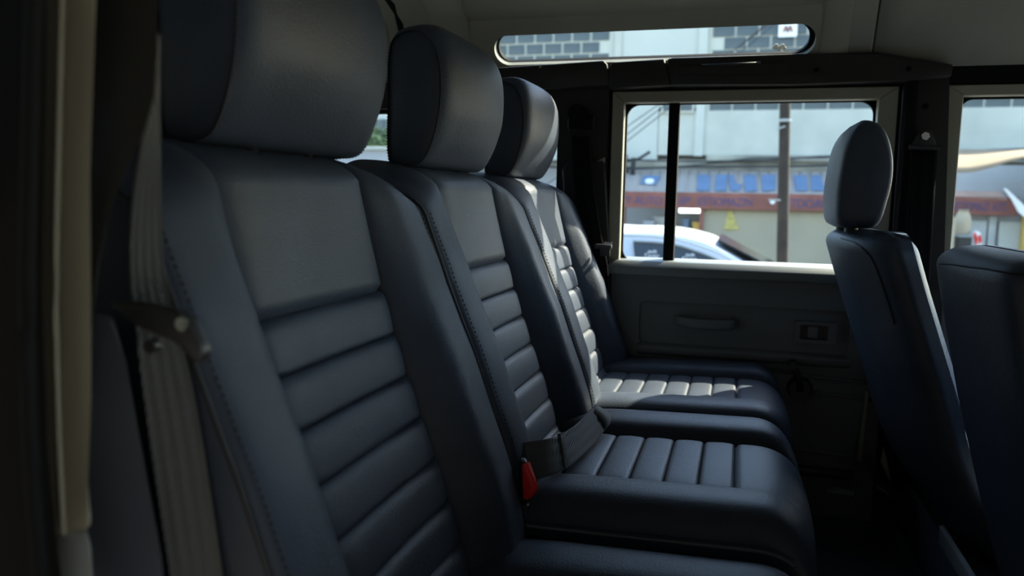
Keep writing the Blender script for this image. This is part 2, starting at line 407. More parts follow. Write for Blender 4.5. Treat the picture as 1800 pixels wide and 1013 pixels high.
# window frame and sill
fx0, fx1, fz1 = -.310, .327, 1.911
kx0, kx1, kz0, kz1 = -.281, .287, 1.500, 1.884
fy = YW - .008
def quadprism(pp, th): return bevprism([Vector((x, fy, z)) for x, z in pp], (0, th, 0), .0018, 1)
obj('frame_top', quadprism([(fx0, fz1), (fx1, fz1), (kx1, kz1), (kx0, kz1)], .04), 'olive_metal', door)
obj('frame_side', quadprism([(fx0, fz1), (kx0, kz1), (kx0, kz0), (fx0, kz0)], .04), 'olive_metal', door)
obj('frame_side', quadprism([(kx1, kz1), (fx1, fz1), (fx1, kz0), (kx1, kz0)], .04), 'olive_metal', door)
obj('frame_edge', ring(rrect(fx0 - .008, fx1 + .008, 1.50, fz1 + .008, .006), rrect(fx0, fx1, 1.50, fz1, .003), Wy(YW - .002), (0, .03, 0)), 'rubber', door)
sill = [Vector((DX0 + .012, y, z)) for y, z in ((YW - .030, 1.467), (YW - .030, 1.487), (YW - .012, 1.502), (YW + .06, 1.506), (YW + .06, 1.467))]
obj('sill', bevprism(sill, (DX1 - DX0 - .016, 0, 0), .003), 'sill_metal', door, 'auto')
win = thing('window_3', 'far rear door sliding window with black divider', None, (0, YW + .03, 1.5), kind='structure')
obj('gasket', ring(rrect(kx0 - .01, kx1 + .01, kz0 - .004, kz1 + .01, .001, 8), rrect(kx0 + .004, kx1 - .004, kz0 - .003, kz1 - .002, .030, 8), Wy(YW + .022), (0, .012, 0)), 'rubber', win)
obj('divider', box(-.1755, -.1495, YW + .012, YW + .040, kz0 - .004, kz1 + .004, .002), 'rubber', win)
obj('pane', box(kx0 - .008, -.150, YW + .026, YW + .029, kz0 - .003, kz1 + .006), 'pane', win)
obj('pane', box(-.176, kx1 + .008, YW + .032, YW + .035, kz0 - .003, kz1 + .006), 'pane', win)

# B-pillar, header and front door beyond it
bp = struct('wall_pillar', bevprism([Vector((x, YW - .02, z)) for x, z in ((.338, 1.955), (.338, .90), (.462, .90), (.445, 1.45), (.423, 1.93), (.423, 1.955))], (0, .07, 0), .006), 'trimplastic', 'auto', 'black B-pillar between the two far doors')
obj('pillar_step', box(.340, .362, YW - .03, YW, 1.0, 1.93, .005), 'rubber', bp, 'auto')
for z in (1.865,):
    obj('screw', cyl((.379, YW - .021, z), (0, -1, 0), .006, .006, 16), 'rubber', bp)
struct('trim_1', box(-.44, 1.05, YW - .004, YW + .05, 1.915, 1.975), 'rubber', label='dark door header above the window frames')
d2 = thing('door_2', 'far front door with olive window frame beyond the B-pillar', None, (.7, YW, 1.0), kind='structure')
ox0, ox1, iz0 = .424, 1.03, 1.49
ix0 = .456
def q2(pp, th): return bevprism([Vector((x, fy, z)) for x, z in pp], (0, th, 0), .0018, 1)
obj('frame_top', q2([(ox0, 1.911), (ox1, 1.911), (ox1, 1.888), (ix0, 1.888)], .04), 'olive_metal', d2)
obj('frame_side', q2([(ox0, 1.911), (ix0, 1.888), (ix0, 1.49), (ox0 + .01, 1.49)], .04), 'olive_metal', d2)
obj('panel', box(.44, 1.05, YW, YW + .06, .95, 1.475, .006), 'doorpanel', d2, 'auto')
obj('sill', box(.44, 1.05, YW - .03, YW + .06, 1.467, 1.503, .005), 'sill_metal', d2, 'auto')
obj('frame_edge', ring(rrect(ox0 - .008, ox1 + .01, 1.47, 1.919, .006), rrect(ox0, ox1, 1.48, 1.911, .003), Wy(YW - .002), (0, .03, 0)), 'rubber', d2)
w4 = thing('window_4', 'far front door window with the street beyond', None, (.7, YW + .03, 1.5), kind='structure')
obj('gasket', ring(rrect(ix0 - .01, 1.03, 1.49, 1.898, .001, 8), rrect(ix0 + .002, 1.015, 1.5, 1.884, .028, 8), Wy(YW + .022), (0, .012, 0)), 'rubber', w4)
obj('pane', box(ix0 - .008, 1.03, YW + .026, YW + .029, 1.49, 1.9), 'pane', w4)
# belt guide on the B-pillar
sb2 = thing('shoulder_belt', 'black shoulder belt on the B-pillar with a bright bolt at its guide', 'seat belt', (.385, .71, 1.79))
c = PY(1626, 242, .70)
obj('belt_guide', join(bevprism([Vector((c.x + x, .705, c.z + z)) for x, z in ((-.012, .016), (.012, .016), (.026, -.018), (-.026, -.018))], (0, .015, 0), .003), tube([(c.x - .03, .70, c.z - .02), (c.x + .032, .70, c.z - .022)], .006, 10)), 'blackplastic', sb2, 'auto')
obj('bolt', cyl((c.x, .70, c.z + .003), (0, -1, 0), .009, .012, 6), 'chrome', sb2)
obj('webbing', ribbon([(c.x - .026, .70, c.z - .02), (c.x - .018, .70, 1.4), (c.x - .008, .70, 1.0)], [(c.x + .026, .70, c.z - .02), (c.x + .034, .70, 1.4), (c.x + .044, .70, 1.0)], .002, 2), 'rubber', sb2, True)

# black trim mouldings along the roof edge above the far door
TY = .690
def tr(name, pix, depth=.05, bev=.005, label=None):
    o = struct(name, bevprism([PY(a, b, TY) for a, b in pix], (0, depth, 0), bev), 'trimplastic', 'auto', label); return o
t2 = tr('trim_2', ((850, 124), (868, 119), (1060, 106), (1067, 112), (1072, 150), (980, 155), (850, 158)), .045, .004, 'black roof-edge moulding behind the headrests')
c = PY(950, 118, TY - .003); obj('clip', cyl(c, (0, -1, 0), .003, .008, 10), 'chrome', t2)
tr('trim_3', ((1070, 118), (1076, 109), (1168, 103), (1176, 140), (1180, 150), (1070, 156)), .04, .004, 'short black roof-edge moulding between two longer ones')
t4 = tr('trim_4', ((1172, 104), (1182, 101), (1400, 95), (1440, 94), (1540, 92), (1676, 113), (1673, 134), (1590, 141), (1400, 148), (1178, 150)), .05, .004, 'long black roof-edge moulding with a slot grab handle')
s0, s1 = PY(1195, 116, TY - .001), PY(1385, 128, TY - .001)
obj('slot', box(s0.x, s1.x, TY - .002, TY + .001, s1.z, s0.z, .001), 'trimplastic', t4)
obj('slot_rail', tube([(s0.x + .05, TY - .006, s0.z - .001), (s1.x - .06, TY - .006, s0.z + .001)], .003, 8), 'blackplastic', t4, True)
for p in ((1435, 123), (1597, 121)):
    c = PY(*p, TY); obj('screw', cyl((c.x, TY - .001, c.z), (0, -1, 0), .006, .004, 14), 'rubber', t4)

# rear end and front end of the cabin
struct('wall_rear', ring(rrect(-.80, .745, .90, 2.13, .001, 8), rrect(-.45, .42, 1.45, 1.9, .06, 8), lambda y, z: Vector((-1.40, y, z)), (-.05, 0, 0)), 'trimplastic', label='rear end of the cabin with its door window')
wb = thing('window_5', 'rear door window at the back of the cabin', None, (-1.42, 0, 1.45), kind='structure')
obj('pane', box(-1.43, -1.426, -.45, .42, 1.45, 1.9), 'pane', wb)
struct('wall_header', box(.98, 1.12, -.80, .80, 1.90, 2.15, .01), 'trimplastic', label='dark header above the windscreen')
wsn = thing('window_8', 'windscreen ahead of the front seats', None, (1.09, 0, 1.46), kind='structure')
obj('pane', box(1.088, 1.093, -.76, .76, 1.45, 1.92), 'windscreen_glass', wsn)
for yy in (-.79, .77): obj('pillar', box(1.05, 1.12, yy - .03, yy + .03, 1.44, 1.95, .008), 'trimplastic', wsn)
struct('wall_front', box(1.05, 1.12, -.80, .80, .84, 1.46, .01), 'trimplastic', label='dark bulkhead and dashboard below the windscreen')
# near side: sill, pillar and quarter panel around the open rear doorway
NY = -.82
wn_ = struct('wall_near', join(ring(rrect(-1.40, -.46, .90, 1.96, .001, 8), rrect(-1.27, -.56, 1.50, 1.878, .05, 8), Wy(-.87), (0, .05, 0)),
    box(-.46, .34, -.88, -.80, .80, .92, .01), box(.34, .45, -.86, -.80, .85, 1.96, .01), box(.45, 1.05, -.86, -.80, .85, 1.46, .01), box(-1.40, 1.05, -.86, -.775, 1.93, 1.97, .01)), 'trimplastic', 'auto', 'near side of the cabin around the open rear doorway')
w6 = thing('window_6', 'near rear quarter window beside the open doorway', None, (-.9, -.85, 1.5), kind='structure')
obj('pane', box(-1.27, -.56, -.848, -.844, 1.5, 1.878), 'pane', w6)
obj('wheel_arch', box(-1.38, -.46, -.815, -.78, .90, 1.48, .008), 'carpet', wn_, 'auto')
# dark door seal outermost
def npoly(pix, Y): return [PY(a, b, Y) for a, b in pix]
def away(px, py, t): return ray(px, py).normalized() * t
obj('door_seal', bevprism(npoly(((-160, -120), (86, -120), (80, 100), (74, 500), (84, 800), (100, 960), (118, 1120), (-160, 1120)), -.865), away(86, 500, .03), .003), 'rubber', wn_, 'auto')
ps = smooth_path([PY(a, b, -.872) for a, b in ((62, -120), (55, 200), (48, 500), (55, 800), (80, 1100))], 5)
obj('seal_lip', tube(ps, .004, 8), 'rubber', wn_, True)
obj('wheel_arch_cover', bevprism(npoly(((90, 560), (165, 545), (200, 556), (222, 640), (240, 740), (262, 860), (284, 980), (300, 1120), (90, 1120)), -.792), away(250, 800, .05), .004), 'carpet', wn_, 'auto')
pf = struct('trim_5', bevprism(npoly(((58, -120), (172, -120), (166, 60), (158, 300), (160, 600), (160, 700), (154, 860), (160, 925), (150, 934), (86, 946), (64, 850), (50, 600), (50, 400), (54, 150)), -.835), away(165, 500, .02), .002), 'olive_metal', 'auto', 'olive painted door-frame flange of the near pillar')
obj('flange_ridge', tube(smooth_path([PY(a, b, -.838) for a, b in ((112, -120), (104, 200), (98, 500), (103, 750), (112, 940))], 5), .0016, 8), 'olive_metal', pf, True)
obj('flange_foot', bevprism(npoly(((80, 950), (120, 936), (152, 930), (160, 960), (168, 1120), (92, 1120)), -.8345), away(160, 1000, .02), .002), 'greymetal', pf, 'auto')
cp = struct('trim_6', bevprism(npoly(((168, -140), (270, -140), (277, -20), (277, 90), (274, 170), (256, 225), (235, 270), (202, 345), (180, 405), (171, 470), (162, 560), (150, 700), (140, 700), (156, 300)), -.812), away(277, 150, .02), .004), 'trimplastic', 'auto', 'dark curved trim on the near C-pillar')

# ================================================================ rear seats
PROF = [(1.10, -.250), (1.20, -.272), (1.234, -.281), (1.292, -.298), (1.341, -.315), (1.391, -.334), (1.441, -.352), (1.488, -.368), (1.542, -.385), (1.618, -.404), (1.693, -.421), (1.72, -.427)]
def xp(z): return interp(PROF, z)
AMP = [(1.12, .55), (1.20, .8), (1.28, 1.0), (1.45, 1.0), (1.56, .74), (1.64, .40), (1.70, .16)]
def ztop(y): return 1.702 - .030 * max(0, (abs(y) - .12) / .12) ** 2
CS = [(.127, -.016), (.130, -.004), (.136, .008), (.146, .021), (.156, .034), (.163, .042), (.170, .0465), (.178, .0485), (.192, .0488), (.208, .0482), (.222, .0468), (.232, .0443), (.2375, .040), (.2405, .033), (.2415, .022), (.2415, 0.0), (.241, -.03), (.239, -.07), (.232, -.102), (.20, -.112), (.13, -.112)]
ZB = 1.185
def bolster_pt(sg, c, v):
    y, wv = c; zt = ztop(y); z1 = zt - .045
    if v <= 1:
        z = ZB + (z1 - ZB) * v; k = 1.0; zz = z
        # rounded lower end
        e = min(1, v / .07); k = math.sqrt(max(0.0, 1 - (1 - e) ** 2)) if e < 1 else 1
        k = .35 + .65 * k
    else:
        a = (v - 1) * math.pi / 2 / .3; z = z1; zz = z1 + .045 * math.sin(a); k = max(.02, math.cos(a))
    a_ = interp(AMP, zz)
    if wv > 0: wv = wv * max(a_, .12)
    wv = -.112 + (wv + .112) * k
    yy = y + (.006 * (1 - math.cos(min(1, max(0, (zz - 1.55) / .15)) * math.pi / 2)) * -1 if y > .2 else 0)
    return Vector((xp(zz) + wv, sg * yy, zz))
VS = [i / 30 for i in range(31)] + [1 + .3 * k / 8 for k in range(1, 9)]
FB = [1.541, 1.493, 1.446, 1.399, 1.352, 1.305, 1.258, 1.211, 1.175]
HY = .1305
def make_seat():
    S = thing('rear_seat', '', 'seat', (-.10, 0, FLOOR))
    # ---- backrest
    core = [[Vector((xp(z) + w0, y, z)) for y, w0 in ((-.225, -.016), (.225, -.016), (.225, -.108), (-.225, -.108))] for z in (1.19, 1.30, 1.40, 1.50, 1.60, 1.655)]
    br = obj('backrest', loft(core), 'leather', S)
    for sg in (1, -1):
        bo = obj('side_bolster', grid([[bolster_pt(sg, c, v) for c in CS] for v in VS]), 'leather', br, True)
        pth = [bolster_pt(sg, (.2405, .036), v) + Vector((.0, sg * .0005, 0)) for v in VS[1:36]]
        obj('piping', tube(pth, .0022, 6), 'piping', br, True)
        pth = [bolster_pt(sg, (.233, .0445), v) + Vector((.0012, sg * .0012, 0)) for v in VS[2:31]]
        obj('stitching', dashes(pth, 70, .0008), 'thread', br)
    ys = [HY * math.sin(math.pi / 2 * k / 12) for k in range(-12, 13)]
    def edge(y): return -.012 * (abs(y) / HY) ** 10 - .003 * (1 - (y / HY) ** 2)
    # plain upper panel, rolling over the top
    rows = []
    zt = 1.702
    for k in range(15):
        z = FB[0] + (1.657 - FB[0]) * k / 14; t = min(1, (z - FB[0]) / .012)
        rows.append([Vector((xp(z) - .003 + .0085 * math.sqrt(max(0, 1 - (1 - t) ** 2)) + edge(y), y, z)) for y in ys])
    for k in range(1, 9):
        a = k / 8 * math.pi / 2
        rows.append([Vector((xp(1.657 + .045 * math.sin(a)) - .112 + (.120 + edge(y)) * max(0.02, math.cos(a)), y, 1.657 + .045 * math.sin(a))) for y in ys])
    obj('upper_panel', grid(rows), 'leather', br, True)
    for a, b in zip(FB, FB[1:]):
        rows = []
        for t in (0, .01, .03, .06, .10, .16, .25, .4, .6, .75, .84, .90, .94, .97, .99, 1):
            z = a + (b - a) * t
            pf_ = math.sqrt(max(0, 1 - (1 - min(1, t / .16)) ** 2)) * math.sqrt(max(0, 1 - (1 - min(1, (1 - t) / .10)) ** 2))
            rows.append([Vector((xp(z) - .003 + .0075 * pf_ + .0025 * math.sin(math.pi * t ** .7) + edge(y), y, z)) for y in ys])
        obj('flute', grid(rows), 'leather', br, True)
    obj('back_cover', box(-.55, -.54, -.2, .2, 1.2, 1.62, .004) if False else loft([[Vector((xp(z) + w0, y, z)) for y, w0 in ((-.21, -.106), (.21, -.106), (.20, -.122), (-.20, -.122))] for z in (1.20, 1.35, 1.5, 1.6, 1.64)]), 'leather', br)
    # ---- headrest
    side = smooth_path([(-.4885, 0, 1.700), (-.490, 0, 1.78), (-.489, 0, 1.845), (-.480, 0, 1.871), (-.455, 0, 1.880), (-.430, 0, 1.872), (-.414, 0, 1.845), (-.409, 0, 1.805), (-.412, 0, 1.765), (-.421, 0, 1.728), (-.437, 0, 1.699), (-.462, 0, 1.693)], 4, True)
    n = len(side); full = []
    for i, p in enumerate(side):
        t = (side[(i + 1) % n] - side[i - 1]).normalized(); nn = Vector((t.z, 0, -t.x)); nn = nn if nn.dot(p - Vector((-.45, 0, 1.79))) > 0 else -nn
        of = .004 + (.013 * max(0, nn.x)) * min(1, max(.25, (p.z - 1.69) / .08)) + .010 * max(0, nn.z) - .003 * max(0, -nn.z)
        full.append(p + nn * of)
    def hsec(y, k, bul=0): return [side[i].lerp(full[i], k) + Vector((bul * max(0, (full[i].x + .46)) / .08, y, 0)) for i in range(n)]
    secs = [(-.1375, 0.0, 0), (-.1345, .30, 0), (-.129, .58, 0), (-.119, .82, 0), (-.104, .96, 0), (-.08, 1, .004), (-.04, 1, .009), (0, 1, .010)]
    secs = secs + [(-y, k, b) for y, k, b in secs[:-1][::-1]]
    hr = obj('headrest', grid([hsec(*s) for s in secs], cu=True), 'leather', S, True)
    for sg in (-1, 1):
        cen = Vector((-.45, sg * .1415, 1.79)); rows = []
        for q in (1.0, .93, .8, .5, .2):
            rows.append([cen.lerp(p + Vector((0, sg * .1375, 0)), q) + Vector((0, -sg * (.004 * q ** 6), 0)) for p in side])
        v, f = grid(rows, cu=True); f.append(tuple(range(len(v) - n, len(v))))
        obj('side_panel', (v, f), 'leather', hr, True)
        sp = [p + Vector((0, sg * .1385, 0)) for p in side[6 * 0:]] + [side[0] + Vector((0, sg * .1385, 0))]
        obj('stitching', dashes(sp, 110, .0008), 'thread', hr)
    for y in (-.05, .05): obj('post', tube([(-.455, y, 1.60), (-.458, y, 1.72)], .006, 10), 'chrome', hr, True)
    # ---- cushion
    def zc(x): return 1.253 + .03 * (x + .1)
    def nose(y): return .127 - .30 * y * y
    CB = 1.13
    cush = obj('cushion', loft([[Vector((x, y, z)) for y, z in ((-.232, CB), (.232, CB), (.232, zc(x) - .030), (-.232, zc(x) - .030))] for x in (-.34, -.2, -.05, .06)]), 'leather', S)
    CC = [(.121, -.014), (.123, -.003), (.127, .007), (.134, .0145), (.145, .0190), (.160, .0215), (.178, .0225), (.195, .0225), (.209, .0205), (.221, .0155), (.231, .006), (.238, -.007), (.2405, -.021), (.239, -.05), (.237, -.09), (.234, -.123)]
    us = [-.345 + .385 * k / 20 for k in range(21)]
    def cpt(sg, c, u=None, a=None):
        y, h = c
        if a is None: x = u; z = zc(x) + h * min(1, .55 + max(0, (u + .345)) * 3.0) if h > 0 else zc(x) + h
        else:
            x0 = .04; x = x0 + (nose(y) - x0) * math.sin(a) ** .9; zt = zc(x0) + h; z = CB + (zt - CB) * (math.cos(a) ** .55 if a < 1.57 else 0)
        return Vector((x, sg * y, z))
    ang = [math.pi / 2 * k / 12 for k in range(1, 13)]
    for sg in (1, -1):
        rows = [[cpt(sg, c, u) for c in CC] for u in us] + [[cpt(sg, c, a=a) for c in CC] for a in ang]
        obj('side_bolster', grid(rows), 'leather', cush, True)
        pth = [cpt(sg, (.2415, -.022), u) for u in us] + [cpt(sg, (.2415, -.022), a=a) for a in ang[:5]]
        obj('piping', tube(pth, .0024, 6), 'edge_piping', cush, True)
        obj('stitching', dashes([p + Vector((0, sg * .001, .0065)) for p in pth], 70, .0008), 'thread', cush)
    HC = .125
    yc = [HC * math.sin(math.pi / 2 * k / 12) for k in range(-12, 13)]
    def cedge(y): return -.012 * (abs(y) / HC) ** 10
    XB = [-.345, -.324, -.276, -.228, -.180, -.132, -.084, -.036, .0125]
    for a, b in zip(XB, XB[1:]):
        rows = []
        for t in (0, .01, .03, .06, .10, .16, .25, .4, .6, .75, .84, .90, .94, .97, .99, 1):
            x = a + (b - a) * t; s = abs(2 * t - 1); pf_ = math.sqrt(max(0, 1 - max(0, (s - .76) / .24) ** 2))
            rows.append([Vector((x, y, zc(x) - .003 + .006 * pf_ + .002 * (1 - s * s) + cedge(y))) for y in yc])
        obj('flute', grid(rows), 'leather', cush, True)
    rows = []
    for k in range(6):
        x = .013 + .027 * k / 5; t = min(1, (x - .013) / .012)
        rows.append([Vector((x, y, zc(x) - .003 + .007 * math.sqrt(max(0, 1 - (1 - t) ** 2)) + cedge(y))) for y in yc])
    for a in ang:
        rows.append([Vector((.04 + (nose(y) - .04) * math.sin(a) ** .9, y, CB + (zc(.04) + .004 + cedge(y) - CB) * (math.cos(a) ** .55 if a < 1.57 else 0))) for y in yc])
    obj('front_panel', grid(rows), 'leather', cush, True)
    obj('seat_base', box(-.34, .05, -.22, .22, FLOOR, CB + .01, .01), 'carpet', S)
    return S
SEATY = (-.515, -.020, .472)
seat = make_seat()
LAB = ('dark leather rear bench seat beside the open doorway with shoulder belt over its edge', 'dark leather middle rear seat with a lap belt lying on its cushion', 'dark leather rear seat striped by sunlight against the far door')
seats = [seat, copy_tree(seat), copy_tree(seat)]
for s, y, lb in zip(seats, SEATY, LAB):
    s.location.y = y; s['label'] = lb; s['group'] = 'rear seats in a row'
for ch in seats[0].children:
    if ch.name.startswith('headrest'): ch.location.y += .028; ch.location.x += .002
    if ch.name.startswith('cushion'): ch.location.z -= .038
for ch in seats[2].children:
    if ch.name.startswith('headrest'): ch.location.x -= .014; ch.location.y -= .004

# ---- belts on the rear bench
lap = thing('lap_belt', 'grey-black folded lap belt across the back of the middle seat cushion', 'seat belt', (-.22, -.15, 1.27))
lowpix = ((905, 852), (922, 848), (960, 838), (997, 822), (1035, 790), (1060, 760), (1072, 745)); uppix = ((893, 784), (910, 780), (960, 772), (985, 765), (1018, 742), (1038, 722), (1047, 711))
lowz = (1.272, 1.276, 1.280, 1.272, 1.262, 1.264, 1.268)
A = []; B = []
for lp, up, z in zip(lowpix, uppix, lowz):
    a = PZ(*lp, z); d = ray(*up).normalized(); q = CAM - a
    # point on the upper ray 48 mm from the lower edge, the one that lies further back
    bq = d.dot(q); disc = bq * bq - (q.length_squared - .050 ** 2)
    t = -bq + (math.sqrt(disc) * .35 if disc > 0 else 0)
    A.append(a); B.append(CAM + d * t)
obj('webbing', ribbon(smooth_path(A, 5), smooth_path(B, 5), .0022, 3, .0008), 'webbing', lap, True)
# folded-back end loop
e0, e1 = A[-1], B[-1]; mid = (e0 + e1) / 2; axis = (e1 - e0)
back = (A[-1] - A[-2]).normalized()
side_ = Vector((.9, .35, -.1)).normalized()
arc = [e0.lerp(e1, k / 10) + side_ * (.011 * math.sin(math.pi * k / 10)) for k in range(11)]
arc2 = [p - back * .035 for p in arc]
obj('fold', ribbon(arc, arc2, .0018, 0), 'webbing', lap, True)
obj('keeper', ribbon([A[3].lerp(A[2], .2) + Vector((.002, -.003, .002)), A[3].lerp(A[4], .02) + Vector((.002, -.003, .002))], [B[3].lerp(B[2], .2) + Vector((.002, -.003, .004)), B[3].lerp(B[4], .02) + Vector((.002, -.003, .004))], .005), 'webbing', lap)
bk = thing('belt_buckle', 'black belt buckle with a bright red press button between two seats', 'belt buckle', (-.25, -.265, 1.24))
q = [PY(a, b, -.285) for a, b in ((917, 817), (924, 814), (939, 858), (938, 866), (927, 880), (919, 878))]
obj('press_button', bevprism(q, (.004, .008, 0), .0015), 'red', bk, 'auto')
q2_ = [PY(a, b, -.283) for a, b in ((921, 828), (925, 827), (934, 856), (931, 860))]
obj('button_groove', prism([p + Vector((.001, -.0035, 0)) for p in q2_], (0, .003, 0)), 'red', bk)
q = [PY(a, b, -.280) for a, b in ((913, 812), (926, 811), (943, 858), (941, 870), (928, 888), (912, 900))]
obj('housing', bevprism(q, (-.006, .016, 0), .003), 'blackplastic', bk, 'auto')
obj('stalk', tube([PY(920, 885, -.274), PY(905, 960, -.274) + Vector((-.02, 0, -.03))], .008, 8), 'blackplastic', bk, True)

nb = thing('shoulder_belt', 'grey-black shoulder belt hanging in front of the seat beside the open doorway', 'seat belt', (-.36, -.77, 1.5))
BY = -.772
le = ((262, 60), (258, 180), (236, 330), (228, 430), (230, 500), (240, 580), (246, 640), (268, 800), (300, 1013), (318, 1110)); re = ((276, 60), (276, 180), (280, 330), (284, 430), (292, 500), (312, 580), (334, 660), (360, 800), (392, 1013), (406, 1110))
A = [PY(a, b, BY - .006) for a, b in le]; B = [PY(a, b, BY + .012) for a, b in re]
obj('webbing', ribbon(smooth_path(A, 5), smooth_path(B, 5), .002, 4, .0012), 'webbing', nb, True)
tg = [PY(a, b, BY - .016) for a, b in ((203, 541), (212, 534), (262, 537), (312, 552), (330, 568), (352, 610), (355, 628), (346, 640), (330, 636), (322, 606), (300, 590), (238, 572), (214, 560))]
tn = obj('tongue', bevprism(tg, (0, .012, 0), .0035, 2), 'blackplastic', nb, 'auto')
obj('tongue_edge', tube(smooth_path([PY(a, b, BY - .019) for a, b in ((205, 541), (214, 535), (262, 538), (305, 549), (318, 560))], 4), .0022, 8), 'trimplastic', tn, True)
c = PY(321, 570, BY - .020); obj('tongue_plate', cyl(c, (0, -1, 0), .0045, .003, 12), 'chrome', tn)
c = PY(268, 608, BY - .012); obj('stop_button', cyl(c, (0, -1, 0), .0048, .006, 16), 'blackplastic', nb)

# ================================================================ front seats
def front_backrest(y0, y1, rear, th, zb, zt, bulge, name='backrest', parent=None, ex_=.45):
    rows = []
    zs = [zb + (zt - .035 - zb) * k / 22 for k in range(23)]
    def sec(z, k, zz):
        x = interp(rear, z); L = []
        W = (y1 - y0) / 2; cy = (y0 + y1) / 2
        for q in range(40):
            a = 2 * math.pi * q / 40; cx, sy = math.cos(a), math.sin(a)
            ex = abs(cx) ** ex_ * (1 if cx >= 0 else -1); ey = abs(sy) ** ex_ * (1 if sy >= 0 else -1)
            yy = cy + ey * W * (1 - (1 - k) * .35 * (ex_ / .45))
            xx = x + th / 2 + ex * th / 2 * k
            if ex < 0: xx += bulge * (ey * ey) ** 1.0
            L.append(Vector((xx, yy, zz)))
        return L
    for z in zs: rows.append(sec(z, 1, z))
    for k in range(1, 9):
        a = k / 8 * math.pi / 2; rows.append(sec(zs[-1] + .035 * math.sin(a), max(.05, math.cos(a) ** .7), zs[-1] + .035 * math.sin(a)))
    return obj(name, loft(rows), 'leather', parent, True)
REARF = [(1.083, .374), (1.158, .322), (1.224, .287), (1.325, .254), (1.425, .219), (1.502, .192), (1.548, .177), (1.573, .169), (1.62, .16)]
fs = thing('front_seat', 'dark leather front seat with oval headrest on a post near the far door', 'seat', (.45, .46, FLOOR))
from mathutils.bvhtree import BVHTree
def hit(o, px, py, lift=.0015):
    off = wloc(o); bv = BVHTree.FromPolygons([v.co + off for v in o.data.vertices], [tuple(p.vertices) for p in o.data.polygons])
    d = ray(px, py).normalized(); loc, nn, i, ds = bv.ray_cast(CAM, d)
    return None if loc is None else loc - d * lift
def surf_path(o, pix, n=6):
    P = [hit(o, q.x, q.y) for q in smooth_path([Vector((a, b, 0)) for a, b in pix], n)]
    return [p for p in P if p is not None]
fb = front_backrest(.220, .700, REARF, .135, 1.046, 1.603, .045, parent=fs)
obj('seam', tube(surf_path(fb, ((1478, 418), (1503, 427), (1524, 445), (1535, 462), (1553, 509), (1572, 570))), .0016, 6), 'piping', fb, True)
ho = smooth_path([(.176, 0, 1.612), (.168, 0, 1.66), (.171, 0, 1.715), (.180, 0, 1.765), (.199, 0, 1.797), (.222, 0, 1.800), (.244, 0, 1.785), (.259, 0, 1.745), (.263, 0, 1.70), (.257, 0, 1.655), (.244, 0, 1.612), (.21, 0, 1.606)], 4, True)
def hs(y, k): c = Vector((.215, 0, 1.705)); return [c.lerp(p, k) + Vector((0, y, 0)) for p in ho]
fh = obj('headrest', loft([hs(*q) for q in ((.334, .80), (.337, .90), (.345, .96), (.36, 1.0), (.46, 1.02), (.56, 1.0), (.575, .96), (.583, .90), (.586, .80))]), 'leather', fs, True)
for y in (.395, .525): obj('post', tube([(.205, y, 1.55), (.205, y, 1.63)], .006, 12), 'chrome', fh, True)
for y in (.395, .525): obj('post_sleeve', cyl((.205, y, 1.601), (0, 0, 1), .012, .012, 16), 'blackplastic', fb)
obj('cushion', box(.44, .92, .24, .69, 1.10, 1.24, .05, 4), 'leather', fs, True)
REARM = [(1.04, .430), (1.17, .390), (1.258, .366), (1.35, .341), (1.47, .313), (1.54, .298), (1.60, .288)]
ms = thing('front_seat', 'low middle front seat without headrest, back panel edged by a seam', 'seat', (.55, .02, FLOOR))
mb = front_backrest(-.150, .208, REARM, .15, 1.046, 1.590, .012, parent=ms, ex_=.26)
obj('seam', tube(surf_path(mb, ((1652, 464), (1672, 465), (1700, 469), (1740, 474), (1772, 480), (1800, 484), (1840, 490))), .0014, 6), 'thread', mb, True)
obj('cushion', box(.50, .95, -.145, .2, 1.10, 1.22, .04, 4), 'leather', ms, True)
ns = thing('front_seat', 'leather front seat next to the low middle seat on the open doorway side', 'seat', (.55, -.45, FLOOR))
nbk = front_backrest(-.70, -.156, [(z, x + .000) for z, x in REARM], .15, 1.046, 1.60, .03, parent=ns)
obj('cushion', box(.50, .95, -.69, -.17, 1.10, 1.24, .05, 4), 'leather', ns, True)
nh = obj('headrest', loft([[p + Vector((.13, -.89, -.005)) for p in hs(*q)] for q in ((.334, .80), (.337, .90), (.345, .96), (.36, 1.0), (.46, 1.02), (.56, 1.0), (.575, .96), (.583, .90), (.586, .80))]), 'leather', ns, True)
for y in (-.495, -.365): obj('post', tube([(.335, y, 1.54), (.335, y, 1.63)], .006, 12), 'chrome', nh, True)
# boxed platform under the front seats with metal edge
sbx = thing('seat_box', 'carpeted platform under the front seats with a pale grey metal edge', 'seat box', (.6, 0, FLOOR))
obj('rear_face', box(.393, .95, -.72, .72, FLOOR, 1.020, .01), 'carpet', sbx, 'auto')
obj('top_plate', box(.405, .95, -.72, .72, 1.015, 1.04, .004), 'blackplastic', sbx)
c0 = PX(1652, 960, .39)
obj('metal_edge', bevprism([Vector((x, c0.y + .002, z)) for x, z in ((.386, 1.058), (.394, 1.062), (.402, 1.040), (.47, 1.036), (.47, 1.022), (.388, 1.024))], (0, -.30, 0), .002), 'greymetal', sbx, 'auto')
c1 = PX(1720, 985, .44)
obj('belt_socket', join(cyl((.432, c1.y, 1.048), (0, 0, 1), .022, .022, 24), tube(smooth_path([(.44, c1.y, 1.055), (.46, c1.y - .03, 1.075), (.475, c1.y - .055, 1.10)], 4), .007, 8)), 'blackplastic', sbx, 'auto')
hp = smooth_path([(.41, c0.y - .02, 1.04), (.41, c0.y - .022, 1.085), (.415, c0.y - .035, 1.094), (.43, c0.y - .10, 1.096)], 5)
obj('wire_loop', tube(hp, .002, 8), 'greymetal', sbx, True)
rk = thing('recliner', 'black recliner knob low beside the far front seat', 'knob', (.35, .55, 1.03))
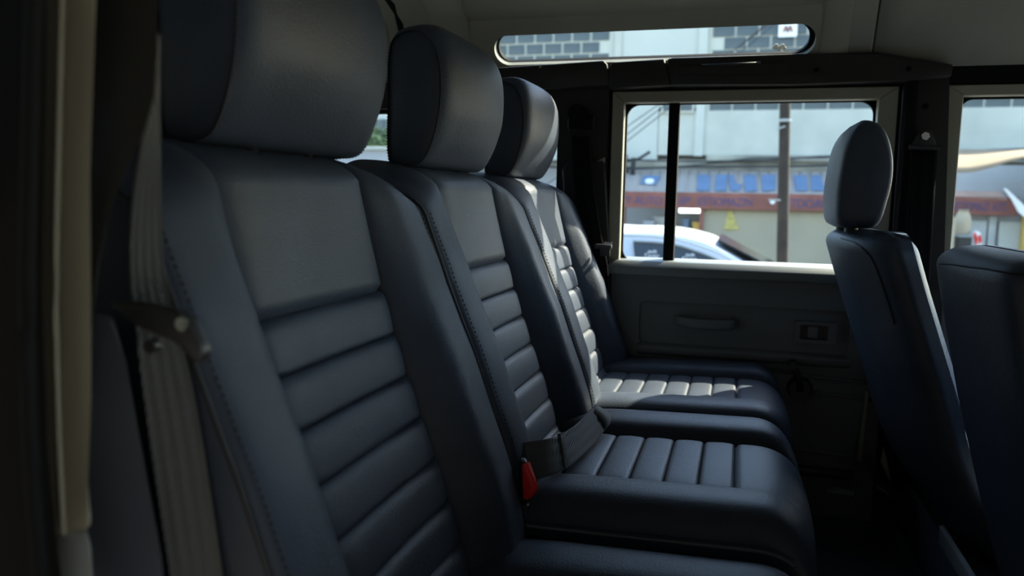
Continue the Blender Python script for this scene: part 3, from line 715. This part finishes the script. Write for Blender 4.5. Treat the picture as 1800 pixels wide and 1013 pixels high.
c = PY(1521, 842, .56)
obj('knob', cyl(c, (-.3, -1, .1), .028, .05, 24, .022), 'blackplastic', rk, 'auto')
obj('stem', tube([c, Vector((.40, c.y + .02, 1.0))], .014, 10), 'blackplastic', rk, True)
# slivers of bare painted metal by the B-pillar foot
obj('trim_7', bevprism([PY(a, b, .715) for a, b in ((1523, 690), (1527, 690), (1515, 812), (1506, 812))], (0, .02, 0), .001), 'olive_metal', None, kind='structure', label='bare painted door-frame edge by the B-pillar foot')
obj('trim_8', bevprism([PY(a, b, .66) for a, b in ((1554, 788), (1549, 815), (1563, 845), (1566, 842), (1560, 815))], (0, .015, 0), .001), 'olive_metal', None, kind='structure', label='small curved sliver of painted metal behind the front seat')
c = PY(1478, 868, .70)
obj('sill_plate', bevprism([PY(a, b, .70) for a, b in ((1452, 866), (1470, 861), (1502, 868), (1500, 872))], (0, .02, 0), .001), 'greymetal', None, category='sill plate', label='thin pale plate on the sill below the far door')

# ================================================================ outside
FY = 16.0
GZ = -1.1
def ground():
    ys = [-30, -1, 7.6, 10.2, 60]; zs = [0, 0, 0, GZ, GZ]
    return grid([[Vector((x, y, z)) for x in (-60, -20, 0, 20, 60)] for y, z in zip(ys, zs)])
struct('floor_street', ground(), 'asphalt', label='asphalt street sloping down to the shop')
bd = thing('building', 'pale concrete building with block-patterned dark windows over a shuttered shop', 'building', (0, FY, GZ))
obj('upper_wall', box(-1.75, 9, FY, FY + .35, 2.62, 3.545), 'concrete', bd)
obj('wall_panel', box(-14, -1.76, FY - .02, FY + .35, 2.50, 4.35), 'concrete_pale', bd)
obj('wall_panel', box(-2.75, -.90, FY + .02, FY + .35, 3.6, 6.4), 'concrete_pale', bd)
obj('column', box(-.98, -.80, FY - .05, FY + .3, 2.6, 6.4), 'concrete_pale', bd)
obj('column', box(-2.75, -2.60, FY - .03, FY + .3, 4.3, 6.4), 'concrete', bd)
obj('top_wall', box(-14, 9, FY, FY + .35, 5.6, 6.4), 'concrete', bd)
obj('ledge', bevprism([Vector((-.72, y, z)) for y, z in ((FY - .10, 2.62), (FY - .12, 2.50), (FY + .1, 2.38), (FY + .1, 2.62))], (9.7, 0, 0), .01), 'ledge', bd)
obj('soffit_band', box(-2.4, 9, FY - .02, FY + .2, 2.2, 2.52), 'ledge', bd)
obj('backing_wall', box(-14, 9, FY + .36, FY + .5, GZ, 6.4), 'greyclad', bd)
# block-patterned windows: pale grid behind, dark panes proud of it
obj('window_grid', box(-.80, 6.2, FY + .06, FY + .35, 3.54, 5.62), 'mortar', bd)
obj('window_grid', box(-7.6, -2.75, FY + .06, FY + .35, 4.34, 5.62), 'mortar', bd)
pm = None
def pane(x, z, wd, ht, y=FY + .035):
    global pm
    if pm is None:
        pm = obj('window_pane', box(-.205, .205, -.0, .03, -.1025, .1025, .006, 1), 'darkpane', bd, local=True); o = pm
    else:
        o = bpy.data.objects.new('window_pane', pm.data); COL.objects.link(o); o.parent = bd
    o.location = Vector((x, y, z)) - wloc(bd); o.scale = (wd / .41, 1, ht / .205); return o
x00 = PY(1287, 180, FY).x
for r in range(8):
    z = 3.545 + .125 + .252 * r - .01
    for k in range(-2, 12):
        x = x00 + .235 + .468 * k + (.234 if r % 2 else 0)
        if x - .2 < -.80: continue
        if x > 6.0: continue
        pane(x, z, .428, .228)
xl = PY(1038, 70, FY).x
for r in range(5):
    z = 4.66 + .125 + .252 * (r - 1) - .10
    for k in range(-9, 3):
        x = xl + .21 + .42 * k + (.21 if r % 2 == 0 else 0)
        if x + .18 > -2.78: continue
        pane(x, z, .375, .218)
# small plain window with sill left of the column
sw = obj('small_window', box(-1.70, -1.02, FY - .06, FY + .05, 3.50, 4.2), 'mortar', bd)
for x in (-1.52, -1.20): obj('glazing', box(x - .14, x + .14, FY - .075, FY - .05, 3.545, 4.1), 'darkpane', sw)
# white notice with a red scrawl
nt = thing('notice', 'small white notice with a red scrawl on the dark block windows', 'sign', (.77, FY, 5.16))
p = PY(1385, 50, FY - .05)
obj('board', box(p.x - .18, p.x + .18, FY - .06, FY - .04, p.z - .17, p.z + .2, .01), 'white_print', nt)
obj('scrawl', tube(smooth_path([(p.x - .08 + .04 * k, FY - .07, p.z - .02 + (.06 if k % 2 else -.05)) for k in range(5)], 4), .018, 6), 'redfascia', nt, True)
# tin awning with blue sheets
p0 = PY(1070, 338, FY - 1.2); p1 = PY(1793, 358, FY - 1.2)
az0, az1 = 1.80, 2.30; ay0, ay1 = FY - 1.2, FY - .05
ax_l, ax_r = -2.35, 4.85
aw = obj('awning', bevprism([Vector((ax_l, ay0, az0)), Vector((ax_l, ay0, az0 - .03)), Vector((ax_l, ay1, az1 - .03)), Vector((ax_l, ay1, az1))], (5.2, 0, 0), .004), 'awning_tin', bd)
# ribs of the corrugated sheet
rb = None
for k in range(26):
    x = ax_l + .1 + .2 * k
    v, f = tube([(0, 0, 0), (0, ay1 - ay0, az1 - az0)], .012, 6)
    if rb is None: rb = obj('rib', (v, f), 'awning_tin', aw, True, local=True); o = rb
    else: o = bpy.data.objects.new('rib', rb.data); COL.objects.link(o); o.parent = aw
    o.location = (x, ay0, az0 + .004) - wloc(aw) if False else Vector((x, ay0, az0 + .004)) - wloc(aw)
def on_awning(px, py):
    n_ = Vector((0, -(az1 - az0), ay1 - ay0)).normalized(); d = ray(px, py); q = Vector((0, ay0, az0)) - CAM
    return CAM + d * (q.dot(n_) / d.dot(n_)) + n_ * .018
for quad in (((1226, 309), (1249, 309), (1248, 337), (1225, 337)), ((1258, 309), (1279, 309), (1277, 337), (1256, 337)), ((1280, 309), (1289, 309), (1293, 325), (1304, 325), (1300, 337), (1284, 337)), ((1307, 309), (1328, 309), (1330, 338), (1309, 338)),
             ((1339, 309), (1363, 309), (1362, 336), (1340, 338)), ((1395, 310), (1417, 310), (1420, 337), (1399, 337)), ((1425, 310), (1443, 310), (1450, 337), (1426, 337)), ((1131, 310), (1162, 311), (1154, 327), (1125, 325))):
    obj('blue_sheet', prism([on_awning(a, b) for a, b in quad], (0, -.003, .006)), 'bluepaint', aw)
c = on_awning(1142, 322); obj('skylight', cyl(c + Vector((0, -.02, .02)), (0, -.4, .9), .09, .05, 16), 'white_print', aw)
# brown hipped end of the awning
hip = [on_awning(a, b) for a, b in ((1640, 338), (1660, 312), (1735, 312), (1771, 352), (1640, 348))]
ab_ = obj('hipped_end', prism(hip, (0, .03, -.03)), 'awning_brown', bd)
c = on_awning(1713, 331); obj('skylight', cyl(c + Vector((0, -.02, .02)), (0, -.4, .9), .10, .05, 16), 'white_print', bd)
# red fascia with lettering
fz0, fz1_ = 1.475, 1.80
FX0, FX1 = -2.40, PY(1789, 365, ay0 - .03).x
fa = obj('fascia', box(FX0, FX1, ay0 - .05, ay0, fz0 + .02, fz1_ + .02, .008), 'redfascia', bd)
rot = (math.pi / 2, 0, 0)
def fz_text(s, x0, x1, y):
    a = PY(x0, y, ay0 - .055); b = PY(x1, y, ay0 - .055)
    t = text(s, .20, 'purple_print', ((a.x + b.x) / 2, ay0 - .056, (fz0 + fz1_) / 2 - .0), rot, fa)
    wd = t.dimensions.x if t.dimensions.x > 0 else 1
    bpy.context.view_layer.update(); wd = max(.01, t.dimensions.x); t.scale.x = (b.x - a.x) / wd; t.scale.y = 1.15
fz_text('Y AUTO', 1100, 1164, 352); fz_text('IP', 1194, 1212, 352); fz_text('ESTIOMAZIN', 1228, 1322, 352); fz_text('ITDOAS', 1386, 1452, 353); fz_text('ESTIOMAZI', 1676, 1738, 364); fz_text('AUTO', 1744, 1770, 366)
c = PY(1358, 355, ay0 - .06); obj('fascia_light', cyl((c.x, ay0 - .06, c.z), (0, -1, 0), .045, .04, 16), 'white_print', fa)
# shutter, opening and posts below
sx0 = PY(1237, 370, ay0 + .1).x
obj('shutter', box(sx0, 3.55, ay0 + .10, ay0 + .16, GZ, fz0 + .04), 'shutter', bd)
obj('door_post', box(FX0 + .0, FX0 + .16, ay0 + .02, ay0 + .2, GZ, fz0 + .05), 'redfascia', bd)
obj('door_post', box(sx0 - .07, sx0, ay0 + .02, ay0 + .2, GZ, fz0 + .05), 'redfascia', bd)
tri = [PY(a, b, ay0 + .08) for a, b in ((1282, 366), (1284, 366), (1299, 404), (1272, 404))]
obj('yellow_mark', prism(tri, (0, .03, 0)), 'yellowpaint', bd)
lt = thing('tube_lamp', 'lit white fluorescent tube hanging in the shop opening', 'lamp', (-1.0, ay0 + .12, 1.4))
a = PY(1194, 369, ay0 + .12); b = PY(1235, 369.5, ay0 + .12)
obj('tube', tube([a, b], .055, 12), 'lamp_tube', lt, True)
obj('fitting', box(a.x, b.x, a.y - .02, a.y + .03, a.z + .04, a.z + .08, .005), 'greymetal', lt)
# goods in the shop opening
for i, (x0, x1, y0_, dy, m, lb) in enumerate(((1150, 1170, 380, .5, 'crate', 'pale grey cabinet standing in the shop opening'), (1131, 1149, 388, .04, 'greyclad', 'lower grey carton beside the cabinet in the shop opening'), (1200, 1212, 384, .6, 'bluepaint', 'blue drum cabinet behind the lit tube lamp'), (1218, 1230, 391, .5, 'ochre', 'ochre box stacked deep in the shop opening'))):
    a = PY(x0, y0_, ay0 + dy); b = PY(x1, y0_, ay0 + dy)
    t = thing('cabinet' if i != 3 else 'box', lb, 'cabinet' if i != 3 else 'box', ((a.x + b.x) / 2, ay0 + dy, GZ))
    obj('body', box(a.x, b.x, ay0 + dy, ay0 + dy + .4, GZ, a.z, .02), m, t); obj('lid', box(a.x - .01, b.x + .01, ay0 + dy - .01, ay0 + dy + .41, a.z - .05, a.z + .0, .01), m, t)
# right-hand shop bay
obj('bay_wall', box(3.55, 9, ay0 + .25, ay0 + .4, GZ, 2.4), 'greyclad', bd)
for x0, x1, yt, m in ((1707, 1735, 388, 'crate'), (1757, 1795, 390, 'concrete_pale'), (1739, 1752, 380, 'crate')):
    a = PY(x0, yt, ay0 + .2); b = PY(x1, yt, ay0 + .2)
    obj('bay_door', box(a.x, b.x, ay0 + .17, ay0 + .26, GZ, a.z, .01), m, bd)
a = PY(1797, 400, ay0 + .1); obj('bay_post', box(a.x, a.x + .25, ay0 + .05, ay0 + .2, GZ, a.z + .4), 'ochre', bd)
bn = thing('banner', 'red and white feather banner leaning in front of the grey shop bay', 'banner', (4.1, 13.9, GZ))
q = [PY(a, b, 13.9) for a, b in ((1711, 409), (1718, 406), (1724, 410), (1726, 436), (1716, 440))]
obj('flag', prism(q, (0, .03, 0)), 'white_print', bn)
q = [PY(a, b, 13.88) for a, b in ((1711, 411), (1715, 409), (1719, 420), (1716, 434))]; obj('red_stripe', prism(q, (0, .015, 0)), 'red', bn)
q = [PY(a, b, 13.88) for a, b in ((1720, 415), (1724, 413), (1726, 424), (1721, 430))]; obj('red_stripe', prism(q, (0, .015, 0)), 'red', bn)
p = PY(1718, 440, 13.9); obj('pole', tube([p, (p.x, p.y, GZ)], .02, 8), 'greymetal', bn, True)
sk_ = thing('sack', 'pale beige sack standing on a dark cabinet in the grey shop bay', 'sack', (3.9, 14.0, .9))
a = PY(1692, 392, 14.0); rows = []
for k in range(9):
    t = k / 8; r = .14 * math.sin(math.pi * (.12 + .8 * t)) ** .6; rows.append([Vector((a.x + r * math.cos(q * math.pi / 8), 14.0 + r * .7 * math.sin(q * math.pi / 8), a.z - .22 + .44 * t)) for q in range(16)])
obj('body', loft(rows), 'beige', sk_, True); obj('tie', cyl((a.x, 14.0, a.z + .2), (0, 0, 1), .05, .06, 12, .09), 'beige', sk_, 'auto')
cb = thing('cabinet', 'dark cabinet under the beige sack in the grey shop bay', 'cabinet', (3.9, 14.0, GZ))
b0 = PY(1680, 410, 14.0); b1 = PY(1704, 410, 14.0)
obj('body', box(b0.x, b1.x, 13.8, 14.2, GZ, a.z - .21, .01), 'shopdark', cb); obj('lid', box(b0.x - .02, b1.x + .02, 13.78, 14.22, a.z - .24, a.z - .205, .008), 'greymetal', cb)
obj('doorjamb', box(PY(1668, 400, 13.7).x, PY(1679, 400, 13.7).x, 13.7, 13.8, GZ, 1.45), 'beige', bd)
# cream canvas canopy over the bay
cn = thing('canopy', 'cream canvas canopy stretched above the hipped shop roof', 'canopy', (5, 12.5, 2.2))
top = smooth_path([PY(a, b, 13.0) for a, b in ((1640, 262), (1700, 263), (1760, 263), (1830, 262), (1900, 258))], 6)
bot = smooth_path([PY(a, b, 11.6) for a, b in ((1640, 300), (1700, 302), (1740, 294), (1800, 278), (1900, 268))], 6)
rows = [[t.lerp(b, k / 6) + Vector((0, 0, .06 * math.sin(math.pi * k / 6))) for k in range(7)] for t, b in zip(top, bot)]
o = obj('sheet', grid(rows), 'canvas', cn, True); o.modifiers.new('th', 'SOLIDIFY').thickness = .01
obj('edge_rope', tube(bot, .012, 6), 'canvas', cn, True)
p = PY(1900, 262, 12.3); obj('support', tube([p, (p.x, p.y, GZ)], .03, 8), 'greymetal', cn, True)
p = PY(1655, 300, 11.8); obj('support', tube([p, (p.x, p.y, GZ)], .03, 8), 'greymetal', cn, True)
pl = thing('plank', 'white plank sloping past the right end of the red fascia', 'plank', (5, 13.8, 1.7))
obj('board', bevprism([PY(a, b, 13.6) for a, b in ((1764, 331), (1770, 332), (1812, 372), (1812, 392), (1790, 372), (1780, 352))], (0, .06, 0), .006), 'white_print', pl)
obj('prop', tube([PY(1808, 385, 13.63), (PY(1808, 385, 13.63).x, 13.63, GZ)], .025, 8), 'greymetal', pl, True)

# wall and deep eaves added unseen behind the camera to block sky light
shade_wall = thing('building', 'dark rendered wall with deep eaves added out of view to shade the near side of the vehicle', 'building', (0, -2.6, 0))
obj('wall', box(-12, 12, -2.9, -2.6, 0, 4.2), 'render_brown', shade_wall); obj('eaves', box(-12, 12, -2.9, -1.0, 2.75, 2.9), 'render_brown', shade_wall)
# cables slung along the facade
CABL = [(((1060, 268), (1100, 280), (1240, 284), (1380, 280), (1480, 274)), .02, 'dark cable sagging along the foot of the pale wall, topmost of three'), (((1060, 300), (1100, 297), (1190, 294), (1300, 293), (1480, 290)), .026, 'dark cable along the top of the tin awning'), (((1060, 290), (1120, 296), (1230, 290), (1330, 278), (1480, 276)), .015, 'thin dark cable sagging deepest at the left of the awning')]
for pix, r, lb in CABL:
    P = [PY(a, b, FY - .25 - 3 * r) for a, b in pix]; P = [P[0] + Vector((-6, 0, .4))] + P + [P[-1] + Vector((7, 0, .3))]
    tag(obj('cable', tube(smooth_path(P, 8), r, 6), 'cable', None, True), lb, 'cable', 'cables along the facade')
for k, (a, b) in enumerate((((1085, 235), (1175, 172)), ((1085, 250), (1185, 172)), ((1085, 262), (1195, 176)))):
    p, q = PY(*a, 12.5), PY(*b, 12.5); d = q - p
    tag(obj('cable', tube(smooth_path([p - d * 2, p - d * .5 + Vector((0, 0, -.05)), p, q, q + d * .8, q + d * 2.5 + Vector((0, 0, .1))], 5), .008, 6), 'cable', None, True), 'thin overhead cable rising diagonally across the pale wall panel, %s of three' % ('topmost', 'middle', 'lowest')[k], 'cable', 'diagonal overhead cables')
cl = thing('cable_bracket', 'dark bracket with bunched cable ends on the pale wall left of the awning', 'bracket', (-2.1, 15.8, 2.4))
p = PY(1112, 290, FY - .3)
obj('post', tube([p + Vector((0, 0, -.25)), p + Vector((.02, 0, .15))], .05, 8), 'cable', cl, True)
obj('arm', tube(smooth_path([p + Vector((-.12, 0, .08)), p + Vector((.1, 0, .12)), p + Vector((.36, 0, .28))], 4), .03, 8), 'cable', cl, True)

# utility pole
up = thing('utility_pole', 'weathered brown utility pole standing before the shutter', 'pole', (.55, 9, -.5))
a = PY(1380, 180, 9); b = PY(1375, 465, 9); d = (a - b) / (a.z - b.z)
obj('shaft', tube([b + d * (-.6 - b.z), b, a, a + d * .33], [.082, .070, .064, .062], 14), 'pole', up, True)
for yy, dx in ((212, 9), (222, -14)):
    p = PY(1380, yy, 8.93); q = PY(1380 + dx, yy + (2 if dx > 0 else 5), 8.90); obj('band' if dx > 0 else 'step_bolt', cyl(p, (0, 0, 1), .074, .03, 16) if dx > 0 else tube([p, q], .012, 6), 'greymetal', up)
p = PY(1372, 352, 8.93); obj('step_bolt', tube([p, p + Vector((-.14, -.02, .0))], .012, 6), 'greymetal', up)

# greenery
def bush(name, label, c, r, n, trunk=True):
    t = thing(name, label, 'tree', (c[0], c[1], GZ)); V = []; Fc = []
    rnd = random.Random(int(c[0] * 100) + n)
    for i in range(n):
        while True:
            d = Vector((rnd.uniform(-1, 1), rnd.uniform(-1, 1), rnd.uniform(-1, 1)))
            if .35 < d.length < 1: break
        p = Vector(c) + Vector((d.x * r[0], d.y * r[1], d.z * r[2])); u = Vector((rnd.uniform(-1, 1), rnd.uniform(-1, 1), rnd.uniform(-1, 1))).normalized(); v = u.orthogonal().normalized(); s = rnd.uniform(.05, .10)
        k = len(V); V += [p - u * s, p + v * s * .5, p + u * s, p - v * s * .5]; Fc.append((k, k + 1, k + 2, k + 3))
    obj('foliage', (V, Fc), 'leaf', t)
    obj('trunk', tube(smooth_path([(c[0], c[1], GZ), (c[0] + .05, c[1], c[2] * .5), (c[0], c[1], c[2] + r[2] * .3)], 4), [.10] * 4 + [.07] * 4 + [.03], 8), 'bark', t, True)
p = PY(1800, 300, 14.6); bush('leafy_tree', 'dark leafy tree at the end of the grey wall beyond the canopy', (p.x + .70, 14.2, p.z - .1), (.75, .3, .8), 1500)
p = PY(1712, 303, 15.75); bush('leafy_shrub', 'small bright green shrub peeking under the cream canopy', (p.x, 15.75, p.z), (.32, .12, .14), 160)
p = PY(660, 245, 13.5); bush('leafy_shrub', 'yellow-green shrub seen through the rear quarter window', (p.x - .3, 13.5, p.z - .1), (1.0, .5, .35), 1300)
p = PY(682, 215, FY); 
b2 = thing('building', 'grey house with small dark windows seen through the rear quarter window', 'building', (p.x, 14.6, GZ))
obj('wall', box(p.x - 4, p.x + 1.8, 14.6, 15, GZ, 6), 'concrete_pale', b2)
for i in range(-2, 3):
    for j in range(2):
        c = PY(670 + 13 * i, 217 + 17 * j, 14.58); obj('window', box(c.x - .07 - .03 * j, c.x + .07, 14.56, 14.62, c.z - .10, c.z + .09, .01), 'darkpane', b2)
p = PY(670, 280, 9.0); wl2 = thing('garden_wall', 'low grey-green plastered wall in front of the shrub', 'wall', (p.x, 9.0, -.4))
zt_ = PY(660, 258, 9.0).z
obj('body', box(p.x - 3, p.x + 1.2, 9.0, 9.2, -.6, zt_ - .04), 'greyclad', wl2); obj('coping', box(p.x - 3.03, p.x + 1.23, 8.96, 9.24, zt_ - .05, zt_, .01), 'concrete', wl2)

# parked white car (faces +X), near flank at about Y = 5.3
pc = thing('parked_car', 'white parked hatchback with scribbled decals on its side windows', 'car', (-.9, 6.1, 0))
CY = 6.12
def carz(pix, Y=5.42): return PY(*pix, Y)
roofP = [(-2.95, .98), (-2.80, 1.12), (-2.35, 1.36), (-1.6, 1.425)] + [(carz(q).x, carz(q).z) for q in ((1097, 401), (1150, 402), (1195, 407), (1230, 415), (1262, 427), (1335, 467))] + [(.62, .93)]
WB = .86
def roofsec(x, z):
    L = []; zb = .88
    for k in range(-8, 9):
        u = k / 8; hw = WB - .17 * max(0, (z - .9)) / .5
        y = CY + hw * (abs(u) ** .8) * (1 if u >= 0 else -1) if abs(u) < .75 else CY + (hw + (abs(u) - .75) / .25 * (WB - hw)) * (1 if u > 0 else -1)
        zz = z - .045 * (abs(u) / .75) ** 3 if abs(u) < .75 else (z - .045) + (zb - z + .045) * ((abs(u) - .75) / .25)
        L.append(Vector((x, y, max(zb, zz) if abs(u) < 1 else zb)))
    return L
rp = smooth_path([Vector((x, 0, z)) for x, z in roofP], 3)
cabin = obj('cabin', grid([roofsec(p.x, p.z) for p in rp]), 'carpaint', pc, True)
rows = []
for x, zt2, hw, zb2 in ((-3.05, .75, .70, .42), (-3.0, .90, .80, .32), (-2.8, .97, .86, .26), (-1.5, .95, .88, .24), (0, .92, .88, .24), (.65, .90, .87, .24), (1.2, .80, .84, .25), (1.55, .66, .74, .30), (1.62, .55, .66, .36)):
    rows.append([Vector((x, CY + hw * math.copysign(abs(math.cos(a)) ** .35, math.cos(a)), (zt2 + zb2) / 2 + (zt2 - zb2) / 2 * math.copysign(abs(math.sin(a)) ** .45, math.sin(a)))) for a in [2 * math.pi * k / 28 for k in range(28)]])
obj('body', loft(rows), 'carpaint', pc, True)
def flank(x, z):                       # point on the near flank of the cabin
    hw = interp([(.88, WB), (1.42, WB - .175)], z); return Vector((x, CY - hw - .014, z))
def fp(px, py):
    # intersect pixel ray with the slanted flank plane
    A0 = flank(0, .88); n_ = (flank(1, .88) - A0).cross(flank(0, 1.42) - A0).normalized(); d = ray(px, py); t = (A0 - CAM).dot(n_) / d.dot(n_); return CAM + d * t
g1 = [fp(*q) for q in ((1113, 424), (1150, 426), (1190, 431), (1225, 442), (1260, 456), (1300, 480), (1330, 500), (1120, 500))]
obj('side_window', prism(g1, (0, .02, 0)), 'carglass', pc)
fr_ = smooth_path(g1[:7], 4)
obj('window_trim', tube([p + Vector((0, -.006, 0)) for p in fr_], .012, 6), 'greymetal', pc, True)
obj('roof_gutter', tube(smooth_path([fp(*q) + Vector((0, -.0, 0)) for q in ((1060, 414), (1113, 415), (1150, 417), (1190, 422), (1232, 434), (1270, 449), (1310, 471))], 4), .006, 6), 'greyclad', pc, True)
g2 = [flank(x, z) for x, z in ((-1.0, 1.30), (-1.0, .93), (-2.2, .95), (-2.35, 1.12), (-2.0, 1.27))]
obj('side_window', prism(g2, (0, .02, 0)), 'carglass', pc)
ws = [fp(1256, 426) + Vector((.02, .10, .01)), fp(1340, 470) + Vector((.05, .05, .0)), Vector((.56, CY - .62, .96)), Vector((.56, CY + .62, .96)), Vector((fp(1256, 426).x + .02, CY + .55, fp(1256, 426).z + .01))]
obj('windscreen', prism(ws, (.008, 0, .012)), 'carglass', pc)
for (px, py) in ((1146, 447), (1212, 453)):
    c = fp(px, py); tl = (flank(0, 1.42) - flank(0, .88)).normalized(); ang_ = math.pi / 2 - math.atan2(tl.y, tl.z)
    for s, dz, sz, dx in (('aadk', .022, .040, .005), ('Cavpo', -.012, .046, 0)):
        text(s, sz, 'white_print', c + Vector((dx, -.006, dz)), (ang_, 0, 0), pc, 'decal', .006)
wheel = None
for x in (-2.35, .95):
    for sg in (-1, 1):
        y = CY + sg * .78
        wh = obj('wheel', cyl((x, y, .31), (0, sg, 0), .31, .20, 32), 'tyre', pc, 'auto')
        obj('rim', join(cyl((x, y + sg * .10, .31), (0, sg, 0), .20, .03, 24), cyl((x, y + sg * .12, .31), (0, sg, 0), .05, .03, 12)), 'greymetal', wh, 'auto')
obj('door_mirror', box(.22, .42, CY - 1.02, CY - .86, .90, 1.02, .04, 3), 'carpaint', pc, True)
obj('headlamp', box(1.40, 1.56, CY - .74, CY - .45, .58, .70, .03, 2), 'chrome', pc, True)
